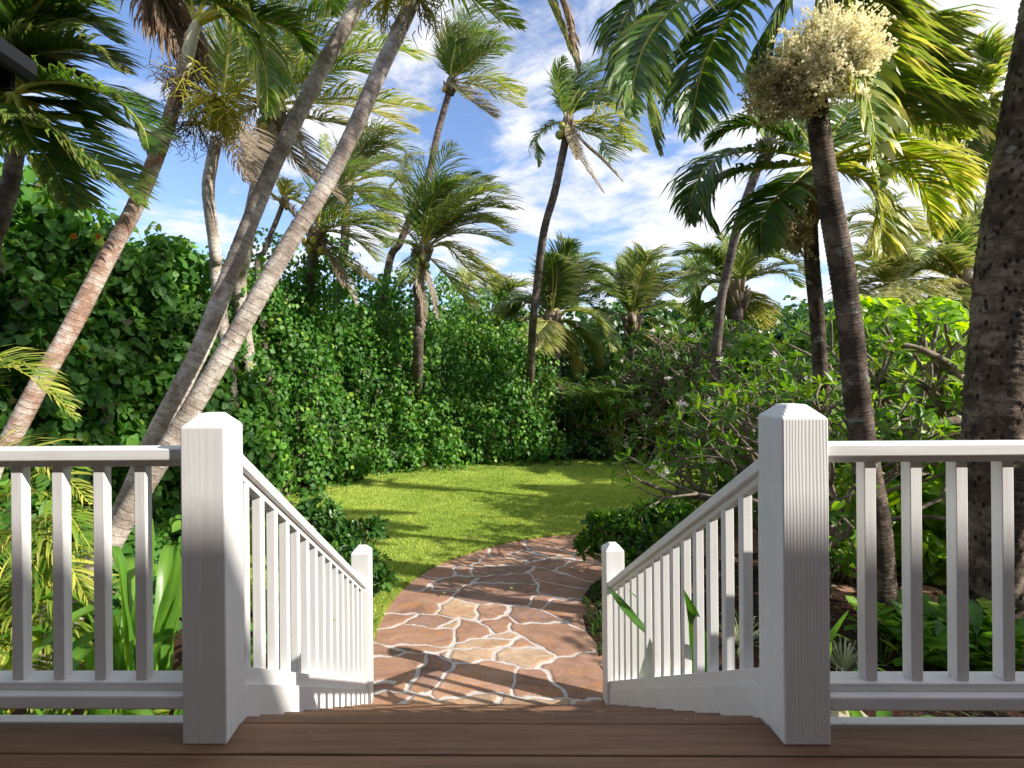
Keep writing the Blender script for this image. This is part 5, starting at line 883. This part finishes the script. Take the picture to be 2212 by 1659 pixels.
for x, y, lb in ((1822, 1455, 'white striped grass tuft in the mulch right of the ridged post'), (1600, 1400, 'white striped grass tuft behind the right stair railing')):
    q = G(x, y); r_ = empty('striped_grass_tuft', (q[0], q[1], GZ), lb, 'plant', 'white striped grass tufts'); mb = MB()
    for i in range(70):
        a = rnd(0, 6.28); e = rnd(.4, 1.4); d = np.array([math.cos(a)*math.cos(e), math.sin(a)*math.cos(e), math.sin(e)]); s0 = np.array([q[0], q[1], GZ]); L_ = rnd(.25, .42); strap(mb, [s0, s0+d*L_*.6, s0+d*L_*.85+np.array([0, 0, -.03]), s0+d*L_+np.array([0, 0, -.10])], .012, rnd(.4, 1), n=7)
    mb.build('blades', M['spider'], r_)
# broad low plants under the right rail
for i, (x, y, s, lb) in enumerate(((1905, 1440, .22, 'low broad-leaved plant right of the dark curved trunk foot'), (1975, 1455, .25, 'low broad-leaved plant left of the thick rough trunk'), (2040, 1440, .26, 'low broad-leaved plant touching the thick trunk on its left'), (2110, 1470, .26, 'low broad-leaved plant in front of the thick rough trunk'), (2190, 1450, .28, 'broad-leaved plant at the far right edge under the railing'), (2230, 1390, .3, 'taller broad-leaved plant right of the thick trunk'), (1990, 1390, .25, 'broad-leaved plant in shade behind the second right baluster'))):
    q = G(x, y); r_ = empty('broad_leaf_plant', (q[0], q[1], GZ), lb, 'plant', 'low broad-leaved plants under the right railing'); mb = MB()
    for k in range(8):
        c_ = np.array([q[0]+rnd(-.22, .22), q[1]+rnd(-.2, .2), GZ+rnd(.12, .42)]); whorl(mb, c_, (rnd(-.3, .3), rnd(-.4, .2), 1), 7, s, rnd(.4, .7), T_OVAL, 1.25); tube(mb, [(q[0], q[1], GZ), c_], .006, 4, (.6, 0))
    mb.build('foliage', M['strap'], r_)
# garden light and slab
q = G(1800, 1400); r_ = empty('garden_light', (q[0]+.05, q[1]+.5, GZ), 'small blue-grey garden light box standing in the mulch behind the ridged post', 'garden light'); x_, y_ = r_.location.x, r_.location.y
box('stake', x_-.012, x_+.012, y_-.012, y_+.012, GZ-.02, GZ+.32, M['grey'], r_, .002); box('lamp_box', x_-.035, x_+.035, y_-.03, y_+.03, GZ+.321, GZ+.47, M['grey'], r_, .006); box('cap', x_-.045, x_+.045, y_-.04, y_+.04, GZ+.471, GZ+.485, M['grey'], r_, .003)
M['slab'] = mat('beige slab', (.5, .42, .33), .8)[0]
q = G(1800, 1530); box('paving_slab', q[0]-.5, q[0]+.16, q[1]-.5, q[1]+.12, GZ-.02, GZ+.03, M['slab'], None, .01); tag(bpy.data.objects['paving_slab'], 'beige paving slab on the ground below the right railing', 'paving slab')
# ================= far wood, dark mass behind everything
def wood(label, items, matn, size, n, tint, name='distant_trees'):
    mb = MB()
    for x, y, Y, w, h in items:
        c_ = P(x, y, Y); zt = c_[2]
        for k in range(int(14*w*h/3)+6):
            q = np.array([c_[0]+rnd(-w, w), c_[1]+rnd(-.6, .8), zt-rnd(0, 1)**1.2*h]); lump(mb, q, .75, .6, .6, n, size, T_DIAM, tint+rnd(-.1, .12), .15, np.array([0, -1, .4]))
    o = mb.build(name, M[matn], None); tag(o, label, 'trees', None, 'stuff'); return o
it = []
for x in range(1150, 2700, 55): it.append((x+rnd(-15, 15), 700+rnd(-45, 30), 23+rnd(-2, 2), 1.6, 5.5))
for x in range(-700, 1150, 90): it.append((x, 700+rnd(-30, 30), 27, 2.4, 6))
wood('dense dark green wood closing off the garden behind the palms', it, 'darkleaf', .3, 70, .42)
wb = MB()
for X0_, X1_, Yb, zt in ((-45, 1, 29.5, 3.2), (1, 55, 26.5, 3.3)):
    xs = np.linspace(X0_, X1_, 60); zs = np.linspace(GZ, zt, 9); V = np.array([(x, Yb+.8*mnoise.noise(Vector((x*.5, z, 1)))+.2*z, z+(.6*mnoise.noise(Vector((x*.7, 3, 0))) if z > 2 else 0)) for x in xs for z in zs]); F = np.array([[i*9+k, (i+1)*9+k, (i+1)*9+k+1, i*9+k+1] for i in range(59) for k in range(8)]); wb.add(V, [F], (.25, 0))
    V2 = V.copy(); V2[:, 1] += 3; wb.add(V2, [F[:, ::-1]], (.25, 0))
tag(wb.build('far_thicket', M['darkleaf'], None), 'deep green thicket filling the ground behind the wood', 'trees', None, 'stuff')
it = [(x, 770+rnd(-25, 30)+(x-1180)*-.05, 18.5+rnd(-.8, .8), 1.1, 3.6) for x in range(1200, 2000, 55)]
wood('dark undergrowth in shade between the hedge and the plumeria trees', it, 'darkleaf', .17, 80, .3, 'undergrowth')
shrub('dark_shrub', 'dark low shrub at the back edge of the lawn under the drooping palm', [(1225, 960, 15.8, .6), (1270, 940, 16, .6), (1240, 880, 16.6, .7), (1300, 970, 15.6, .5), (1290, 890, 16.5, .7)], .13, 'darkleaf', .3, T_DIAM, 30, group='dark shrubs at the back of the lawn')
shrub('dark_shrub', 'dark low shrub at the back edge of the lawn, in front of the flowering plumeria', [(1350, 975, 15.2, .5), (1400, 985, 15, .4), (1450, 980, 14.8, .45), (1500, 985, 14.5, .5), (1560, 990, 14, .5)], .13, 'darkleaf', .4, T_LANCE, 34, group='dark shrubs at the back of the lawn', fl=1)
# ================= added off-frame tree, put in to shade trunk and path
def shade_tree(label, x, y, z0, z1, r, n, dens):
    root = empty('added_shade_tree', (x, y, GZ), label, 'tree', 'unseen trees added for shade'); mb = MB(); tw = MB()
    tube(tw, catmull([(x, y, GZ), (x+.1, y, (GZ+z0)/2), (x, y+.1, z1-.5)], 12), np.linspace(.16, .05, 12), 10)
    for i in range(n):
        q = np.array([x+rnd(-r, r), y+rnd(-r, r), rnd(z0, z1)]); rr = rnd(.3, .55); lump(mb, q, rr, rr, rr, dens, .15, T_DIAM, .5, .18); tube(tw, catmull([(x, y, q[2]-.6), (np.array([x, y, q[2]])+q)/2, q], 5), np.linspace(.03, .008, 5), 5)
    mb.build('foliage', M['plum'], root); tw.build('trunk', M['bark'], root)
shade_tree('unseen leafy tree added for shade beyond the right end of the deck railing', 8.3, 3.0, .6, 3.0, 1.4, 15, 80)
# ================= grass blades, litter
def inpoly(x, y, poly):
    poly = np.asarray(poly); c = np.zeros(x.shape, bool); j = len(poly)-1
    for i in range(len(poly)):
        xi, yi = poly[i]; xj, yj = poly[j]; m = ((yi > y) != (yj > y)) & (x < (xj-xi)*(y-yi)/(yj-yi+1e-12)+xi); c ^= m; j = i
    return c
n = 640000; Yg = 4.6+11.5*RNG.random(n)**1.25; Xg = (RNG.random(n)*2-1)*7.6
ed = catmull(np.array(ledge), 400)[RNG.integers(0, 400, 9000)]+.012*RNG.normal(size=(9000, 2))+np.array([-.012, .008]); Xg = np.r_[Xg, ed[:, 0]]; Yg = np.r_[Yg, ed[:, 1]]; k = np.arange(len(Xg)) >= 640000; k |= inpoly(Xg, Yg, lawn_pts) & (np.abs(Xg+.4) < .75*Yg+.3); Xg, Yg = Xg[k], Yg[k]; n = len(Xg)
h = (.012+.02*RNG.random(n))*(1+.02*Yg); a = RNG.random(n)*6.28; w = .0025+.0007*Yg; ln = .55*RNG.normal(size=(n, 2))*h[:, None]
b0 = np.stack([Xg, Yg, np.full(n, GZ+.01)], -1); sd = np.stack([np.cos(a)*w, np.sin(a)*w, 0*a], -1); tp = b0+np.stack([ln[:, 0], ln[:, 1], h], -1)
gb_ = MB(); V = np.stack([b0-sd, b0+sd, tp], 1).reshape(-1, 3); pat = .5+.16*np.sin(Xg*1.3+np.sin(Yg*.9)*2)*np.sin(Yg*1.1+1)+.12*np.sin(Xg*5.1+2*np.sin(Yg*3.3))*np.sin(Yg*4.7+np.sin(Xg*2.9))+.08*np.sin(Xg*13+Yg*3)*np.sin(Yg*11-Xg*4)
gb_.add(V, [np.arange(n*3).reshape(-1, 3)], np.stack([np.repeat(np.clip(pat+.2*RNG.normal(size=n), 0, 1), 3), np.repeat((RNG.random(n) < .05)*.6, 3)], -1)); tag(gb_.build('grass', M['grass'], None), 'short mown lawn grass beside the stone path', 'grass', None, 'stuff')
lt = MB()
s_ = RNG.random(1500)*fl[-1]; pp = np.stack([np.interp(s_, fl, foot[:, 0]), np.interp(s_, fl, foot[:, 1])], -1)+np.array([.1, -.25])+.22*RNG.normal(size=(1500, 2))
leaves(lt, np.c_[pp, np.full(1500, GZ+.035)], np.c_[RNG.normal(size=(1500, 2)), np.zeros(1500)], np.array([0, 0, 1])+.4*rdir(1500), .05+.05*RNG.random(1500), T_DIAM, .8+.2*RNG.random(1500), RNG.random(1500)*.7)
n = 2600; xx = 1.3+6*RNG.random(n); yy = 2.2+6.5*RNG.random(n); kk = inpoly(xx, yy, bed); xx, yy = xx[kk], yy[kk]; n = len(xx)
leaves(lt, np.c_[xx, yy, np.full(n, GZ+.03)], np.c_[RNG.normal(size=(n, 2)), .1*np.ones(n)], np.array([0, 0, 1])+.6*rdir(n), .05+.07*RNG.random(n), T_LANCE, RNG.random(n), .7+.3*RNG.random(n))
n = 260; xx = -6+11*RNG.random(n); yy = 6+9*RNG.random(n); leaves(lt, np.c_[xx, yy, np.full(n, GZ+.05)], np.c_[RNG.normal(size=(n, 2)), .1*np.ones(n)], np.array([0, 0, 1])+.4*rdir(n), .05, T_DIAM, .9, .3)
tag(lt.build('leaf_litter', M['hau'], None), 'fallen leaves scattered on mulch and along the hedge foot', 'fallen leaves', None, 'stuff')
# fringe of dark grass along the inner edge of the path, and along the left side
fg = MB()
def tuft(x, y, n_, L_, tint, w=.007):
    for i in range(n_):
        a = rnd(0, 6.28); e = rnd(.35, 1.3); d = np.array([math.cos(a)*math.cos(e), math.sin(a)*math.cos(e), math.sin(e)]); s0 = np.array([x, y, GZ]); l_ = L_*rnd(.6, 1.1); strap(fg, [s0, s0+d*l_*.6, s0+d*l_+np.array([0, 0, -.3*l_])], w, tint+rnd(-.2, .2), n=5)
re_ = np.array(redge); rl = np.r_[0, np.cumsum(np.linalg.norm(np.diff(re_, axis=0), axis=1))]
for s in np.arange(.9, 6, .075):
    for o_ in (.08, .2, .34):
        x = np.interp(s, rl, re_[:, 0])+o_+rnd(-.04, .04); y = np.interp(s, rl, re_[:, 1])+rnd(-.06, .0)-o_*.25; tuft(x, y, 9, .17, .25)
for s in np.linspace(0, 1, 26): tuft(-1.16+.16*s+rnd(-.05, .03), 4.15+1.3*s, 8, .13, .5)
tag(fg.build('border_grass', M['strap'], None), 'dark tufted border grass along the inner edge of the stone path', 'border grass', None, 'stuff')
# a few orange hibiscus flowers in the near hedge
for x, y in ((160, 511), (214, 512)):
    c_ = P(x, y, 6.3); mb = MB()
    for k in range(6):
        a = k*1.05; ax = unit(np.array([math.cos(a), -.5, math.sin(a)])); leaves(mb, [c_], [ax], [np.array([0, -1, .1])], .042, T_HEART, .5)
    tag(mb.build('hibiscus_flower', M['hibflower'], None), 'small orange-yellow hibiscus flower among the hedge leaves', 'flower', 'orange flowers in the hedge')

shrub('leafy_shrub', 'leafy green shrub behind the lilies, between the leaning trunks and the left post', [(330, 1180, 6.2, .4), (260, 1230, 6.0, .4), (390, 1200, 6.4, .45), (200, 1250, 5.8, .4), (440, 1180, 6.8, .45), (360, 1290, 5.6, .35), (280, 1330, 5.3, .35)], .12, 'hau', .4, T_HEART, 80)
shrub('leafy_shrub', 'leafy green shrub in the left corner behind the feathery palm', [(-40, 1150, 5.6, .5), (60, 1160, 5.6, .45), (130, 1200, 5.6, .4), (20, 1260, 5.2, .4), (100, 1320, 5.0, .35), (-120, 1250, 5.3, .5)], .12, 'hau', .35, T_HEART, 80)
